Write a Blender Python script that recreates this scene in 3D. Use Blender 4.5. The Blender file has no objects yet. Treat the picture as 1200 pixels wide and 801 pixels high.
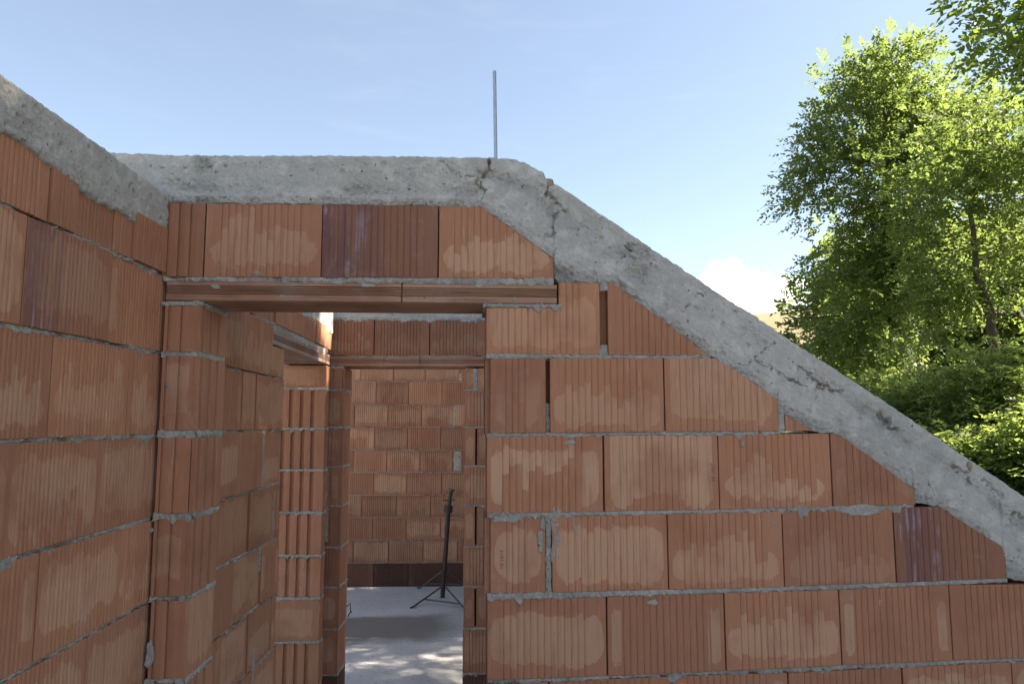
import bpy, math, random
import numpy as np
from mathutils import Vector, noise as mnoise

random.seed(7)
RS = np.random.RandomState(11)
scene = bpy.context.scene
COL = scene.collection
EYE = 1.72                       # eye height above the slab
F = 870.0                        # focal length in photo pixels (1200 wide)
TH = math.atan(96.5 / F)         # camera pitched slightly up
CT, ST = math.cos(TH), math.sin(TH)

def ray(px, py):
    dx = (px - 600.0) / F
    dy = (400.5 - py) / F
    return np.array([dx, CT - ST * dy, ST + CT * dy])

def at_depth(px, py, Y):
    d = ray(px, py)
    k = Y / d[1]
    return np.array([d[0] * k, Y, EYE + d[2] * k])

def on_floor(px, py, z=0.0):
    d = ray(px, py)
    k = (z - EYE) / d[2]
    return np.array([d[0] * k, d[1] * k, z])

class Frame:
    """a vertical wall plane: s along the wall, t into the wall, z up"""
    def __init__(self, p, u, n):
        self.p = np.array([p[0], p[1], 0.0])
        self.u = np.array([u[0], u[1], 0.0]); self.u /= np.linalg.norm(self.u)
        self.n = np.array([n[0], n[1], 0.0]); self.n /= np.linalg.norm(self.n)
    def sz(self, px, py):
        d = ray(px, py)
        o = np.array([0.0, 0.0, EYE])
        k = np.dot(self.p - o, self.n) / np.dot(d, self.n)
        q = o + d * k
        return float(np.dot(q - self.p, self.u)), float(q[2])
    def w(self, s, t, z):
        q = self.p + self.u * s + self.n * t
        return (q[0], q[1], z)

# ------------------------------------------------------------------ objects
def tag(o, label=None, cat=None, group=None, kind=None):
    if label: o['label'] = label
    if cat: o['category'] = cat
    if group: o['group'] = group
    if kind: o['kind'] = kind
    return o

def empty(name, loc=(0, 0, 0)):
    o = bpy.data.objects.new(name, None)
    o.empty_display_size = 0.1
    COL.objects.link(o)
    o.location = loc
    return o

def link(name, me, mat, parent=None, smooth=False):
    o = bpy.data.objects.new(name, me)
    if mat: me.materials.append(mat)
    COL.objects.link(o)
    if parent is not None:
        o.parent = parent
        o.matrix_parent_inverse = parent.matrix_world.inverted() if False else o.matrix_parent_inverse
        # parents are unrotated empties: keep world coordinates
        L = parent.location
        me.transform(__import__('mathutils').Matrix.Translation((-L[0], -L[1], -L[2])))
        pp = parent.parent
        if pp is not None:
            pass
    if smooth:
        me.polygons.foreach_set('use_smooth', [True] * len(me.polygons))
    return o

class Buf:
    """faces with the attributes the clay material reads"""
    def __init__(self):
        self.v = []; self.f = []; self.uv = []; self.pl = []; self.tn = []
    def face(self, pts, uv=None, pl=None, tn=(1, 0, 0, 1)):
        i = len(self.v); n = len(pts)
        self.v.extend(pts); self.f.append(tuple(range(i, i + n)))
        self.uv.extend(uv if uv else [(0, 0)] * n)
        self.pl.extend(pl if pl else [(1, 0)] * n)
        self.tn.extend([tn] * n)
    def box(self, fr, s0, s1, t0, t1, z0, z1, tn=(1, 0, 0, 1)):
        c = [fr.w(s, t, z) for s in (s0, s1) for t in (t0, t1) for z in (z0, z1)]
        for q in ((0, 4, 5, 1), (2, 3, 7, 6), (0, 1, 3, 2), (4, 6, 7, 5), (1, 5, 7, 3), (0, 2, 6, 4)):
            self.face([c[k] for k in q], tn=tn)
    def build(self, name, mat, parent=None, smooth=False):
        me = bpy.data.meshes.new(name)
        me.from_pydata(self.v, [], self.f)
        a = me.uv_layers.new(name='UVMap'); a.data.foreach_set('uv', np.array(self.uv, 'f').ravel())
        b = me.uv_layers.new(name='pale'); b.data.foreach_set('uv', np.array(self.pl, 'f').ravel())
        c = me.attributes.new('tone', 'FLOAT_COLOR', 'CORNER')
        c.data.foreach_set('color', np.array(self.tn, 'f').ravel())
        me.update()
        return link(name, me, mat, parent, smooth)

class Grid:
    """smooth shaded sheets"""
    def __init__(self):
        self.v = []; self.f = []; self.a = []
    def sheet(self, rows, att=None, close=False):
        i = len(self.v); nr = len(rows); nc = len(rows[0])
        for r in rows: self.v.extend(r)
        if att is None: self.a.extend([0.0] * (nr * nc))
        else:
            for r in att: self.a.extend(r)
        for a in range(nr - 1):
            for b in range(nc - 1 if not close else nc):
                b2 = (b + 1) % nc
                self.f.append((i + a * nc + b, i + a * nc + b2, i + (a + 1) * nc + b2, i + (a + 1) * nc + b))
    def fan(self, pts, a=0.0):
        i = len(self.v)
        self.v.extend(pts); self.a.extend([a] * len(pts))
        self.f.append(tuple(range(i, i + len(pts))))
    def tube(self, pts, rad, n=8, cap=True):
        pts = [Vector(p) for p in pts]
        if not hasattr(rad, '__len__'): rad = [rad] * len(pts)
        rows = []
        ref = Vector((0.31, 0.83, 0.2))
        for k, p in enumerate(pts):
            d = (pts[min(k + 1, len(pts) - 1)] - pts[max(k - 1, 0)]).normalized()
            if abs(d.dot(ref)) > 0.95: ref = Vector((0.9, 0.1, 0.4))
            x = d.cross(ref).normalized(); y = d.cross(x)
            rows.append([tuple(p + (x * math.cos(6.2832 * j / n) + y * math.sin(6.2832 * j / n)) * rad[k]) for j in range(n)])
        self.sheet(rows, close=True)
        if cap:
            self.fan(rows[0][::-1]); self.fan(rows[-1])
    def build(self, name, mat, parent=None, smooth=True, attr='rough'):
        me = bpy.data.meshes.new(name)
        me.from_pydata(self.v, [], self.f)
        c = me.attributes.new(attr, 'FLOAT', 'POINT')
        c.data.foreach_set('value', np.array(self.a, 'f'))
        me.update()
        return link(name, me, mat, parent, smooth)

# ---------------------------------------------------------------- materials
def new_mat(name):
    m = bpy.data.materials.new(name)
    m.use_nodes = True
    nt = m.node_tree
    for n in list(nt.nodes): nt.nodes.remove(n)
    out = nt.nodes.new('ShaderNodeOutputMaterial')
    bs = nt.nodes.new('ShaderNodeBsdfPrincipled')
    nt.links.new(bs.outputs[0], out.inputs[0])
    return m, nt, bs, out

class NT:
    def __init__(self, nt): self.nt = nt
    def n(self, t, **k):
        x = self.nt.nodes.new(t)
        for a, b in k.items(): setattr(x, a, b)
        return x
    def l(self, a, b): self.nt.links.new(a, b)
    def math(self, op, a, b=None, c=None, clamp=False):
        x = self.n('ShaderNodeMath', operation=op); x.use_clamp = clamp
        for i, v in enumerate((a, b, c)):
            if v is None: continue
            if isinstance(v, (int, float)): x.inputs[i].default_value = v
            else: self.l(v, x.inputs[i])
        return x.outputs[0]
    def step(self, v, lo, hi):
        x = self.n('ShaderNodeMapRange', interpolation_type='SMOOTHSTEP')
        self.l(v, x.inputs[0])
        for i, q in ((1, lo), (2, hi)):
            if isinstance(q, (int, float)): x.inputs[i].default_value = q
            else: self.l(q, x.inputs[i])
        return x.outputs[0]
    def mix(self, f, a, b, mode='MIX'):
        x = self.n('ShaderNodeMix', data_type='RGBA', blend_type=mode)
        if isinstance(f, (int, float)): x.inputs[0].default_value = f
        else: self.l(f, x.inputs[0])
        for i, v in ((6, a), (7, b)):
            if isinstance(v, tuple): x.inputs[i].default_value = (*v[:3], 1)
            else: self.l(v, x.inputs[i])
        return x.outputs[2]
    def noise(self, vec, scale, detail=3, rough=0.55, dist=0.0):
        x = self.n('ShaderNodeTexNoise')
        x.inputs['Scale'].default_value = scale; x.inputs['Detail'].default_value = detail
        x.inputs['Roughness'].default_value = rough; x.inputs['Distortion'].default_value = dist
        if vec is not None: self.l(vec, x.inputs['Vector'])
        return x.outputs['Fac']
    def pos(self, sx=1, sy=1, sz=1):
        g = self.n('ShaderNodeNewGeometry')
        m = self.n('ShaderNodeMapping'); m.inputs['Scale'].default_value = (sx, sy, sz)
        self.l(g.outputs['Position'], m.inputs['Vector'])
        return m.outputs[0]
    def bump(self, h, strength, dist, bs, prev=None):
        b = self.n('ShaderNodeBump'); b.inputs['Strength'].default_value = strength
        b.inputs['Distance'].default_value = dist
        self.l(h, b.inputs['Height'])
        if prev is not None: self.l(prev, b.inputs['Normal'])
        self.l(b.outputs[0], bs.inputs['Normal'])
        return b.outputs[0]

def clay_mat(name, dark, pale):
    m, nt, bs, _ = new_mat(name); T = NT(nt)
    uv = T.n('ShaderNodeUVMap', uv_map='UVMap'); pl = T.n('ShaderNodeUVMap', uv_map='pale')
    suv = T.n('ShaderNodeSeparateXYZ'); T.l(uv.outputs[0], suv.inputs[0])
    spl = T.n('ShaderNodeSeparateXYZ'); T.l(pl.outputs[0], spl.inputs[0])
    tn = T.n('ShaderNodeAttribute', attribute_name='tone')
    st = T.n('ShaderNodeSeparateColor'); T.l(tn.outputs['Color'], st.inputs[0])
    P = T.pos(); PV = T.pos(1, 1, 0.07)
    wob = T.math('MULTIPLY', T.math('SUBTRACT', T.noise(P, 34, 6, 0.6), 0.5), 0.06)
    v = T.math('ADD', suv.outputs[1], wob)
    a = T.step(v, T.math('SUBTRACT', spl.outputs[0], 0.003), T.math('ADD', spl.outputs[0], 0.004))
    b = T.step(v, T.math('SUBTRACT', spl.outputs[1], 0.004), T.math('ADD', spl.outputs[1], 0.003))
    msk = T.math('MULTIPLY', a, T.math('SUBTRACT', 1.0, b))
    fade = T.step(T.noise(P, 9, 3), 0.1, 0.5)
    msk = T.math('MULTIPLY', T.math('MULTIPLY', msk, tn.outputs['Alpha']), T.math('MULTIPLY_ADD', fade, 0.5, 0.5))
    c = T.mix(msk, dark, pale)
    # cloudy firing variation, vertical streaks
    c = T.mix(T.math('MULTIPLY', T.step(T.noise(P, 5.5, 3), 0.46, 0.74), 0.6), c, (dark[0] * 0.74, dark[1] * 0.66, dark[2] * 0.62))
    c = T.mix(T.math('MULTIPLY', T.step(T.noise(PV, 85, 4, 0.6), 0.50, 0.70), 0.45), c, (dark[0] * 0.72, dark[1] * 0.70, dark[2] * 0.70))
    c = T.mix(T.math('MULTIPLY', T.step(T.noise(PV, 120, 2), 0.58, 0.74), 0.28), c, (pale[0] * 1.15, pale[1] * 1.25, pale[2] * 1.3))
    # hue drift per block
    c = T.mix(st.outputs[1], c, (0.20, 0.085, 0.055))
    # purple sintered skin with pale bloom along the ridges
    pn = T.step(T.noise(PV, 38, 3), 0.36, 0.55)
    pr = T.math('MULTIPLY', st.outputs[2], T.math('MULTIPLY_ADD', pn, 0.6, 0.2))
    c = T.mix(pr, c, (0.165, 0.075, 0.082))
    bl = T.math('MULTIPLY', T.math('MULTIPLY', st.outputs[2], T.step(T.noise(PV, 70, 3), 0.52, 0.62)), T.step(T.noise(P, 22, 4), 0.38, 0.6))
    c = T.mix(T.math('MULTIPLY', bl, 0.75), c, (0.36, 0.285, 0.335))
    # lime dust and dark pits
    c = T.mix(T.math('MULTIPLY', T.step(T.noise(P, 170, 2), 0.74, 0.78), 0.7), c, (0.50, 0.42, 0.36))
    c = T.mix(T.math('MULTIPLY', T.step(T.noise(P, 130, 2), 0.27, 0.22), 0.5), c, (0.06, 0.03, 0.02))
    c = T.mix(T.math('MULTIPLY', T.step(T.noise(P, 14, 5, 0.65), 0.60, 0.75), 0.22), c, (0.42, 0.34, 0.29))
    sc_ = T.math('MULTIPLY', T.step(T.noise(T.pos(1, 1, 0.45), 3.2, 6, 0.68), 0.57, 0.72), T.step(T.noise(P, 70, 4, 0.7), 0.4, 0.6))
    c = T.mix(T.math('MULTIPLY', sc_, 0.38), c, (0.46, 0.37, 0.31))
    br = T.n('ShaderNodeVectorMath', operation='SCALE'); T.l(c, br.inputs[0]); T.l(st.outputs[0], br.inputs['Scale'])
    T.l(br.outputs[0], bs.inputs['Base Color'])
    bs.inputs['Roughness'].default_value = 0.72
    bs.inputs['Specular IOR Level'].default_value = 0.25
    h = T.math('ADD', T.math('MULTIPLY', T.noise(PV, 260, 2), 0.5), T.noise(P, 190, 3))
    T.bump(h, 0.35, 0.0012, bs)
    return m

def concrete_mat(name, base, lite, dark, grain=1.0):
    m, nt, bs, _ = new_mat(name); T = NT(nt)
    P = T.pos()
    at = T.n('ShaderNodeAttribute', attribute_name='rough')
    c = T.mix(T.step(T.noise(P, 4.0, 5, 0.6), 0.32, 0.7), base, dark)
    c = T.mix(T.math('MULTIPLY', T.step(T.noise(P, 22, 5, 0.65), 0.45, 0.7), 0.55), c, lite)
    c = T.mix(T.math('MULTIPLY', at.outputs['Fac'], 0.6, clamp=True), c, lite)
    c = T.mix(T.math('MULTIPLY', T.step(T.noise(P, 9, 4, 0.6), 0.60, 0.74), 0.3), c, (base[0] * 0.74, base[1] * 0.68, base[2] * 0.58))
    c = T.mix(T.math('MULTIPLY', T.step(T.noise(P, 150, 3), 0.62, 0.72), 0.4), c, (base[0] * 0.5, base[1] * 0.5, base[2] * 0.5))
    c = T.mix(T.math('MULTIPLY', T.step(T.noise(P, 70, 2), 0.31, 0.26), 0.85), c, (0.05, 0.047, 0.043))
    gr_ = T.noise(P, 95, 6, 0.75)
    c = T.mix(T.math('MULTIPLY', T.step(gr_, 0.54, 0.68), 0.25), c, lite)
    c = T.mix(T.math('MULTIPLY', T.step(gr_, 0.44, 0.33), 0.28), c, (base[0] * 0.5, base[1] * 0.48, base[2] * 0.45))
    T.l(c, bs.inputs['Base Color'])
    bs.inputs['Roughness'].default_value = 0.9
    bs.inputs['Specular IOR Level'].default_value = 0.15
    rg = T.math('MULTIPLY_ADD', at.outputs['Fac'], 1.1, 0.13)
    vo = T.n('ShaderNodeTexVoronoi', feature='SMOOTH_F1'); vo.inputs['Scale'].default_value = 95
    wp = T.n('ShaderNodeVectorMath', operation='SCALE'); wn = T.n('ShaderNodeTexNoise'); wn.inputs['Scale'].default_value = 60; T.l(P, wn.inputs['Vector'])
    T.l(wn.outputs['Color'], wp.inputs[0]); wp.inputs['Scale'].default_value = 0.016
    wa = T.n('ShaderNodeVectorMath', operation='ADD'); T.l(P, wa.inputs[0]); T.l(wp.outputs[0], wa.inputs[1]); T.l(wa.outputs[0], vo.inputs['Vector'])
    h1 = T.math('MULTIPLY', T.math('SUBTRACT', T.noise(P, 42, 8, 0.72), T.math('MULTIPLY', vo.outputs['Distance'], 0.5)), rg)
    n1 = T.bump(h1, 1.0 * grain, 0.02, bs)
    pit = T.math('MULTIPLY', T.step(T.noise(P, 120, 3, 0.6), 0.40, 0.30), -1.0)
    T.bump(T.math('ADD', T.noise(P, 260, 4, 0.7), pit), 0.6 * grain, 0.003, bs, n1)
    return m

def simple_mat(name, col, rough=0.7, metal=0.0, var=0.25, scale=20):
    m, nt, bs, _ = new_mat(name); T = NT(nt)
    P = T.pos()
    c = T.mix(T.noise(P, scale, 4), tuple(x * (1 - var) for x in col), tuple(x * (1 + var) for x in col))
    T.l(c, bs.inputs['Base Color'])
    bs.inputs['Roughness'].default_value = rough; bs.inputs['Metallic'].default_value = metal
    T.bump(T.noise(P, scale * 6, 3), 0.3, 0.002, bs)
    return m

def leaf_mat(name, c1, c2, trans):
    m, nt, bs, out = new_mat(name); T = NT(nt)
    at = T.n('ShaderNodeAttribute', attribute_name='rough')
    c = T.mix(at.outputs['Fac'], c1, c2)
    T.l(c, bs.inputs['Base Color'])
    bs.inputs['Roughness'].default_value = 0.45
    bs.inputs['Specular IOR Level'].default_value = 0.3
    tr = T.n('ShaderNodeBsdfTranslucent')
    tc = T.mix(at.outputs['Fac'], tuple(trans), tuple(min(1, x * 1.35) for x in trans))
    T.l(tc, tr.inputs[0])
    mx = T.n('ShaderNodeMixShader'); mx.inputs[0].default_value = 0.6
    T.l(bs.outputs[0], mx.inputs[1]); T.l(tr.outputs[0], mx.inputs[2]); T.l(mx.outputs[0], out.inputs[0])
    return m

CLAY_D = (0.405, 0.188, 0.110); CLAY_P = (0.51, 0.302, 0.196)
M = {}
M['clay'] = clay_mat('clay', CLAY_D, CLAY_P)
M['clay_damp'] = clay_mat('damp_clay', (0.10, 0.045, 0.03), (0.12, 0.055, 0.036))
M['concrete'] = concrete_mat('concrete', (0.425, 0.415, 0.398), (0.61, 0.60, 0.585), (0.355, 0.345, 0.328))
M['mortar'] = concrete_mat('mortar', (0.37, 0.36, 0.335), (0.50, 0.49, 0.47), (0.27, 0.26, 0.235), 1.2)
M['stone'] = simple_mat('stone', (0.27, 0.205, 0.145), 0.8, 0, 0.35, 45)
M['steel'] = simple_mat('zinc_steel', (0.36, 0.42, 0.48), 0.35, 0.6, 0.2, 60)
M['dark_steel'] = simple_mat('dark_steel', (0.035, 0.024, 0.022), 0.6, 0.3, 0.4, 40)
M['grey_steel'] = simple_mat('grey_steel', (0.10, 0.095, 0.10), 0.5, 0.4, 0.3, 40)
M['bark'] = simple_mat('bark', (0.085, 0.066, 0.052), 0.9, 0, 0.5, 14)
M['old_wood'] = simple_mat('old_wood', (0.085, 0.05, 0.033), 0.85, 0, 0.4, 9)
M['roof'] = simple_mat('roof_sheet', (0.05, 0.048, 0.05), 0.7, 0, 0.3, 9)
M['white_paint'] = simple_mat('white_paint', (0.70, 0.70, 0.68), 0.6, 0, 0.1, 9)

def lintel_mat(k=0.45):
    m, nt, bs, _ = new_mat('lintel_clay'); T = NT(nt)
    PH = T.pos(0.05, 0.05, 1); P = T.pos()
    c = T.mix(T.step(T.noise(P, 4, 3), 0.3, 0.7), (0.29, 0.14, 0.088), (0.38, 0.215, 0.145))
    c = T.mix(T.math('MULTIPLY', T.step(T.noise(PH, 90, 3), 0.5, 0.68), 0.6), c, (0.15, 0.075, 0.05))
    c = T.mix(T.math('MULTIPLY', T.step(T.noise(P, 7, 5, 0.6), 0.55 if k < 0.6 else 0.3, 0.7), k), c, (0.33, 0.27, 0.25))
    T.l(c, bs.inputs['Base Color']); bs.inputs['Roughness'].default_value = 0.75
    T.bump(T.noise(P, 150, 4), 0.3, 0.002, bs)
    return m
M['lintel'] = lintel_mat(); M['grey_lintel'] = lintel_mat(0.9)

# ------------------------------------------------------------ wall building
STY = {'front': dict(mar=0.046, pitch=0.0198, gw=0.0026, gd=0.0018),
       'fine': dict(mar=0.03, pitch=0.0165, gw=0.003, gd=0.0022),
       'small': dict(mar=0.04, pitch=0.021, gw=0.004, gd=0.004),
       'deep': dict(mar=0.022, pitch=0.060, gw=0.024, gd=0.015),
       'rib': dict(mar=0.012, pitch=0.062, gw=0.022, gd=0.013),
       'stub': dict(mar=0.010, pitch=0.034, gw=0.006, gd=0.006),
       'plain': dict(mar=0.5, pitch=0.5, gw=0.003, gd=0.001)}

def interp(ch, s):
    if s <= ch[0][0]: 
        if len(ch) == 1: return ch[0][1]
        a, b = ch[0], ch[1]
        return a[1] if b[0] - a[0] < 1e-6 else a[1] + (b[1] - a[1]) * (s - a[0]) / (b[0] - a[0])
    for a, b in zip(ch, ch[1:]):
        if s <= b[0]:
            return b[1] if b[0] - a[0] < 1e-9 else a[1] + (b[1] - a[1]) * (s - a[0]) / (b[0] - a[0])
    a, b = ch[-2] if len(ch) > 1 else ch[-1], ch[-1]
    return b[1] if b[0] - a[0] < 1e-6 else b[1] + (b[1] - a[1]) * (s - b[0]) / (b[0] - a[0])

def pale_fn(kind, L, H, rnd):
    """where the light bloom of a block begins and ends, as functions of u"""
    lo0 = H * rnd.uniform(0.10, 0.22); hi0 = H * rnd.uniform(0.76, 0.92)
    jl = jh = 0.006
    inset = rnd.uniform(0.006, 0.014); r = rnd.uniform(0.03, 0.06)
    ends = False; sp = 0.0
    if kind == 'top': lo0 = H * rnd.uniform(0.36, 0.5); jl = 0.026; hi0 = H * rnd.uniform(0.8, 0.86)
    elif kind == 'bottom': hi0 = H * rnd.uniform(0.42, 0.6); jh = 0.026; lo0 = H * rnd.uniform(0.04, 0.18)
    elif kind == 'ends': ends = True
    elif kind == 'tall': hi0 = H * 1.2; lo0 = H * rnd.uniform(0.1, 0.2)
    elif kind == 'arch': hi0 = H * 1.1; lo0 = H * 0.06; sp = H * 0.17
    walk = [0.0, 0.0]
    def fn(u, ridge):
        if kind == 'none': return (2.0, -1.0)
        if ridge:
            walk[0] = 0.6 * walk[0] + rnd.gauss(0, jl); walk[1] = 0.6 * walk[1] + rnd.gauss(0, jh)
            if ends and 0.055 < u < L - 0.055: return (2.0, -1.0)
        if ends:
            c = 0.026 if u < L / 2 else L - 0.026
            q = 1 - ((u - c) / 0.019) ** 2
            if q <= 0: return (2.0, -1.0)
            q = math.sqrt(q) * 0.02
            return (lo0 + 0.02 - q, hi0 - 0.02 + q)
        e = min(u - inset, L - inset - u)
        if e < 0: return (2.0, -1.0)
        d = 0.0
        if e < r: d = r - math.sqrt(max(0, r * r - (r - e) ** 2))
        arch = sp * max(0.0, 1 - ((u - L / 2) / (L * 0.3)) ** 2) if sp else 0
        edge = 0.3 if not ridge else 1
        bot = lo0 + d + walk[0] * edge + arch
        if kind == 'top' and (u < 0.05 or u > L - 0.06): bot = H * 0.08 + d
        return (bot, hi0 - d + walk[1] * edge)
    return fn

def block(buf, fr, s0, s1, top, bot, depth, sty='front', kind=None, t0=0.0, tone=None, purple=0.0, hue=None, pst=None, rnd=random, back=False):
    S = STY[sty]
    L = s1 - s0
    H = interp(top, (s0 + s1) / 2) - interp(bot, (s0 + s1) / 2)
    if kind is None: kind = rnd.choice(['box', 'box', 'top', 'bottom', 'ends', 'none', 'box', 'arch'])
    if tone is None: tone = rnd.uniform(0.86, 1.1)
    if hue is None: hue = max(0.0, rnd.gauss(0.06, 0.14))
    if pst is None: pst = rnd.uniform(0.45, 0.9)
    t0 = t0 + rnd.uniform(-0.003, 0.0022); tilt = rnd.uniform(-0.009, 0.009)
    pf = pale_fn(kind, L, max(H, 0.05), rnd)
    prof = []                                   # (s, t, cell)
    mar = min(S['mar'], L * 0.35); cell = 0
    segs = []
    def flat(a, b, n, ridge, tt=0.0):
        for k in range(n): segs.append((a + (b - a) * k / n, tt, a + (b - a) * (k + 1) / n, tt, ridge))
    nm = 8 if mar > 0.02 else 2
    flat(s0 + 0.0012, s0 + mar, nm, False)
    n = max(1, int(round((L - 2 * mar) / S['pitch'])))
    if sty != 'plain' and L > 2 * mar + 0.004:
        p = (L - 2 * mar) / n; g = min(S['gw'], p * 0.5); gd = S['gd']
        for k in range(n):
            a = s0 + mar + p * k
            ed = min(0.0009, g * 0.25) if sty in ('front', 'fine', 'small') else g * 0.16
            segs.append((a, 0, a + ed, gd, True)); segs.append((a + ed, gd, a + g - ed, gd, True)); segs.append((a + g - ed, gd, a + g, 0, True))
            q_ = p - g; cr = rnd.uniform(-0.0012, -0.0005)
            segs.append((a + g, 0, a + g + q_ * 0.22, cr, True)); segs.append((a + g + q_ * 0.22, cr, a + g + q_ * 0.62, cr * 1.3, True))
            segs.append((a + g + q_ * 0.62, cr * 1.3, a + g + q_ * 0.86, cr * 0.5, True)); segs.append((a + g + q_ * 0.86, cr * 0.5, a + p, 0, True))
        flat(s1 - mar, s1 - 0.0012, nm, False)
    else:
        flat(s0 + mar, s1 - 0.0012, 8, False)
    # break at the corners of the chains
    br = sorted(q[0] for q in list(top) + list(bot) if s0 + 1e-4 < q[0] < s1 - 1e-4)
    out = []
    for sg in segs:
        a, ta, b, tb, rg = sg
        for q in br:
            if a + 1e-5 < q < b - 1e-5:
                tq = ta + (tb - ta) * (q - a) / (b - a)
                out.append((a, ta, q, tq, rg)); a, ta = q, tq
        out.append((a, ta, b, tb, rg))
    ch = 0.0016; last = None; lh = (2, -1)
    def W(s, t, z): return fr.w(s, t0 + t + tilt * (s - s0 - L / 2), z)
    zb0 = interp(bot, (s0 + s1) / 2)
    ridge_id = None
    for i, (a, ta, b, tb, rg) in enumerate(out):
        za0, za1 = interp(bot, a + 1e-6), interp(top, a + 1e-6); zb_, zc = interp(bot, b - 1e-6), interp(top, b - 1e-6)
        if za1 - za0 < 0.004 and zc - zb_ < 0.004: continue
        za1 = max(za1, za0 + 0.0035); zc = max(zc, zb_ + 0.0035)
        if rg:
            rid = int((a - s0 - mar) / S['pitch'] + 0.01)
            if rid != ridge_id: lh = pf((a + b) / 2 - s0 + 0.008, True); ridge_id = rid
            la = lb = lh
        else:
            la = pf(a - s0, False); lb = pf(b - s0, False)
            if la[0] > 1 or lb[0] > 1: la = lb = (2, -1)
        pu = purple
        if purple: pu = purple * max(0.12, 1.0 - max(0.0, (a - s0) / L - 0.12) * 1.9)
        tn = (tone, hue, pu, pst)
        for (x0, x1, dt0, dt1, y0, y1) in ((za0, za0 + ch, 0.0014, 0, zb_, zb_ + ch), (za0 + ch, za1 - ch, 0, 0, zb_ + ch, zc - ch), (za1 - ch, za1, 0, 0.0014, zc - ch, zc)):
            buf.face([W(a, ta + dt0, x0), W(b, tb + dt0, y0), W(b, tb + dt1, y1), W(a, ta + dt1, x1)],
                     [(a - s0, x0 - zb0), (b - s0, y0 - zb0), (b - s0, y1 - zb0), (a - s0, x1 - zb0)], [la, lb, lb, la], tn)
        tn2 = (tone * 0.95, hue, 0, 0)
        buf.face([W(a, ta + .0014, za1), W(b, tb + .0014, zc), W(b, depth, zc), W(a, depth, za1)], tn=tn2)
        buf.face([W(a, depth, za0), W(b, depth, zb_), W(b, tb + .0014, zb_), W(a, ta + .0014, za0)], tn=tn2)
        buf.face([W(b, depth, zb_), W(a, depth, za0), W(a, depth, za1), W(b, depth, zc)], tn=tn2)
    tn2 = (tone * 0.95, hue, 0, 0)
    z0, z1 = interp(bot, s0 + 1e-4), interp(top, s0 + 1e-4)
    if z1 - z0 > 0.004:
        buf.face([W(s0, depth, z0), W(s0, 0.0012, z0), W(s0, 0.0012, z1), W(s0, depth, z1)], tn=tn2)
        buf.face([W(s0, 0.0012, z0), W(s0 + .0012, 0, z0 + ch), W(s0 + .0012, 0, z1 - ch), W(s0, 0.0012, z1)], tn=tn2)
    z0, z1 = interp(bot, s1 - 1e-4), interp(top, s1 - 1e-4)
    if z1 - z0 > 0.004:
        buf.face([W(s1, 0.0012, z0), W(s1, depth, z0), W(s1, depth, z1), W(s1, 0.0012, z1)], tn=tn2)
        buf.face([W(s1 - .0012, 0, z0 + ch), W(s1, 0.0012, z0), W(s1, 0.0012, z1), W(s1 - .0012, 0, z1 - ch)], tn=tn2)

NZ = [0.0]
def N(x, y, z=0.0): return mnoise.noise(Vector((x, y, z)))
def FB(x, y, z, o=4):
    v = 0.0; a = 1.0; f = 1.0
    for _ in range(o):
        v += a * mnoise.noise(Vector((x * f, y * f, z * f + 7.3 * f))); a *= 0.55; f *= 2.03
    return v

def bed(g, fr, s0, s1, zlo, zhi, depth, proud=0.0, drip=1.0, step=0.0028, seed=None, fill=0.5, swap=False, base_in=0.008):
    """a mortar bed from s0 to s1 between block edges zlo(s), zhi(s); swap=True makes an upright joint"""
    if seed is None: NZ[0] += 13.7; seed = NZ[0]
    n = max(3, int((s1 - s0) / step)); K = 8
    cols = []; drip0 = drip
    for i in range(n + 1):
        s = s0 + (s1 - s0) * i / n
        a, b = zlo(s), zhi(s)
        drip = drip0 * (0.35 + 1.5 * max(0.0, 0.35 + FB(s * 5, seed, 77.0, 2)))
        f = FB(s * 9, seed, 0.3, 3)                     # how well this stretch is filled
        rag = FB(s * 70, seed, 1.7, 3)
        low = a - drip * (max(0.0, FB(s * 26, seed, 4.1, 3) - 0.16) * 0.022 + max(0.0, rag) * 0.008)
        up = b + drip * max(0.0, FB(s * 60, seed, 8.8, 3)) * 0.006
        rec = -proud + base_in * 0.5 + (0.022 * max(0.0, -f - fill * 0.55) if fill < 2 else 0)
        col = []
        def pt(t, z): return fr.w(z, t, s) if swap else fr.w(s, t, z)
        col.append(pt(0.03, low + 0.002))
        for k in range(K + 1):
            v = k / K
            z = low + (up - low) * v
            over = max(0.0, a - z, z - b)              # over the block face: must sit proud of it
            lump = FB(s * 95, z * 95, seed, 4) * 0.0046
            t = rec + lump - 0.0025 * math.sin(math.pi * v)
            if over > 0: t = min(t, -0.0016 + lump * 0.3) if k not in (0, K) else 0.001
            elif k in (0, K): t = max(t, 0.002)
            col.append(pt(t, z))
        col.append(pt(0.03, up - 0.002))
        cols.append(col)
    if swap: cols = cols[::-1]
    g.sheet(cols)
    # body of the bed through the wall
    p = lambda s, t, z: fr.w(z, t, s) if swap else fr.w(s, t, z)
    m = 6; ra = []; rb = []
    for i in range(m + 1):
        s = s0 + (s1 - s0) * i / m
        a, b = zlo(s) - 0.003, zhi(s) + 0.003
        ra.append([p(s, 0.028, a), p(s, 0.028, b), p(s, depth - 0.004, b), p(s, depth - 0.004, a)])
    g.sheet(ra, close=True); g.fan(ra[0]); g.fan(ra[-1][::-1])

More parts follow.
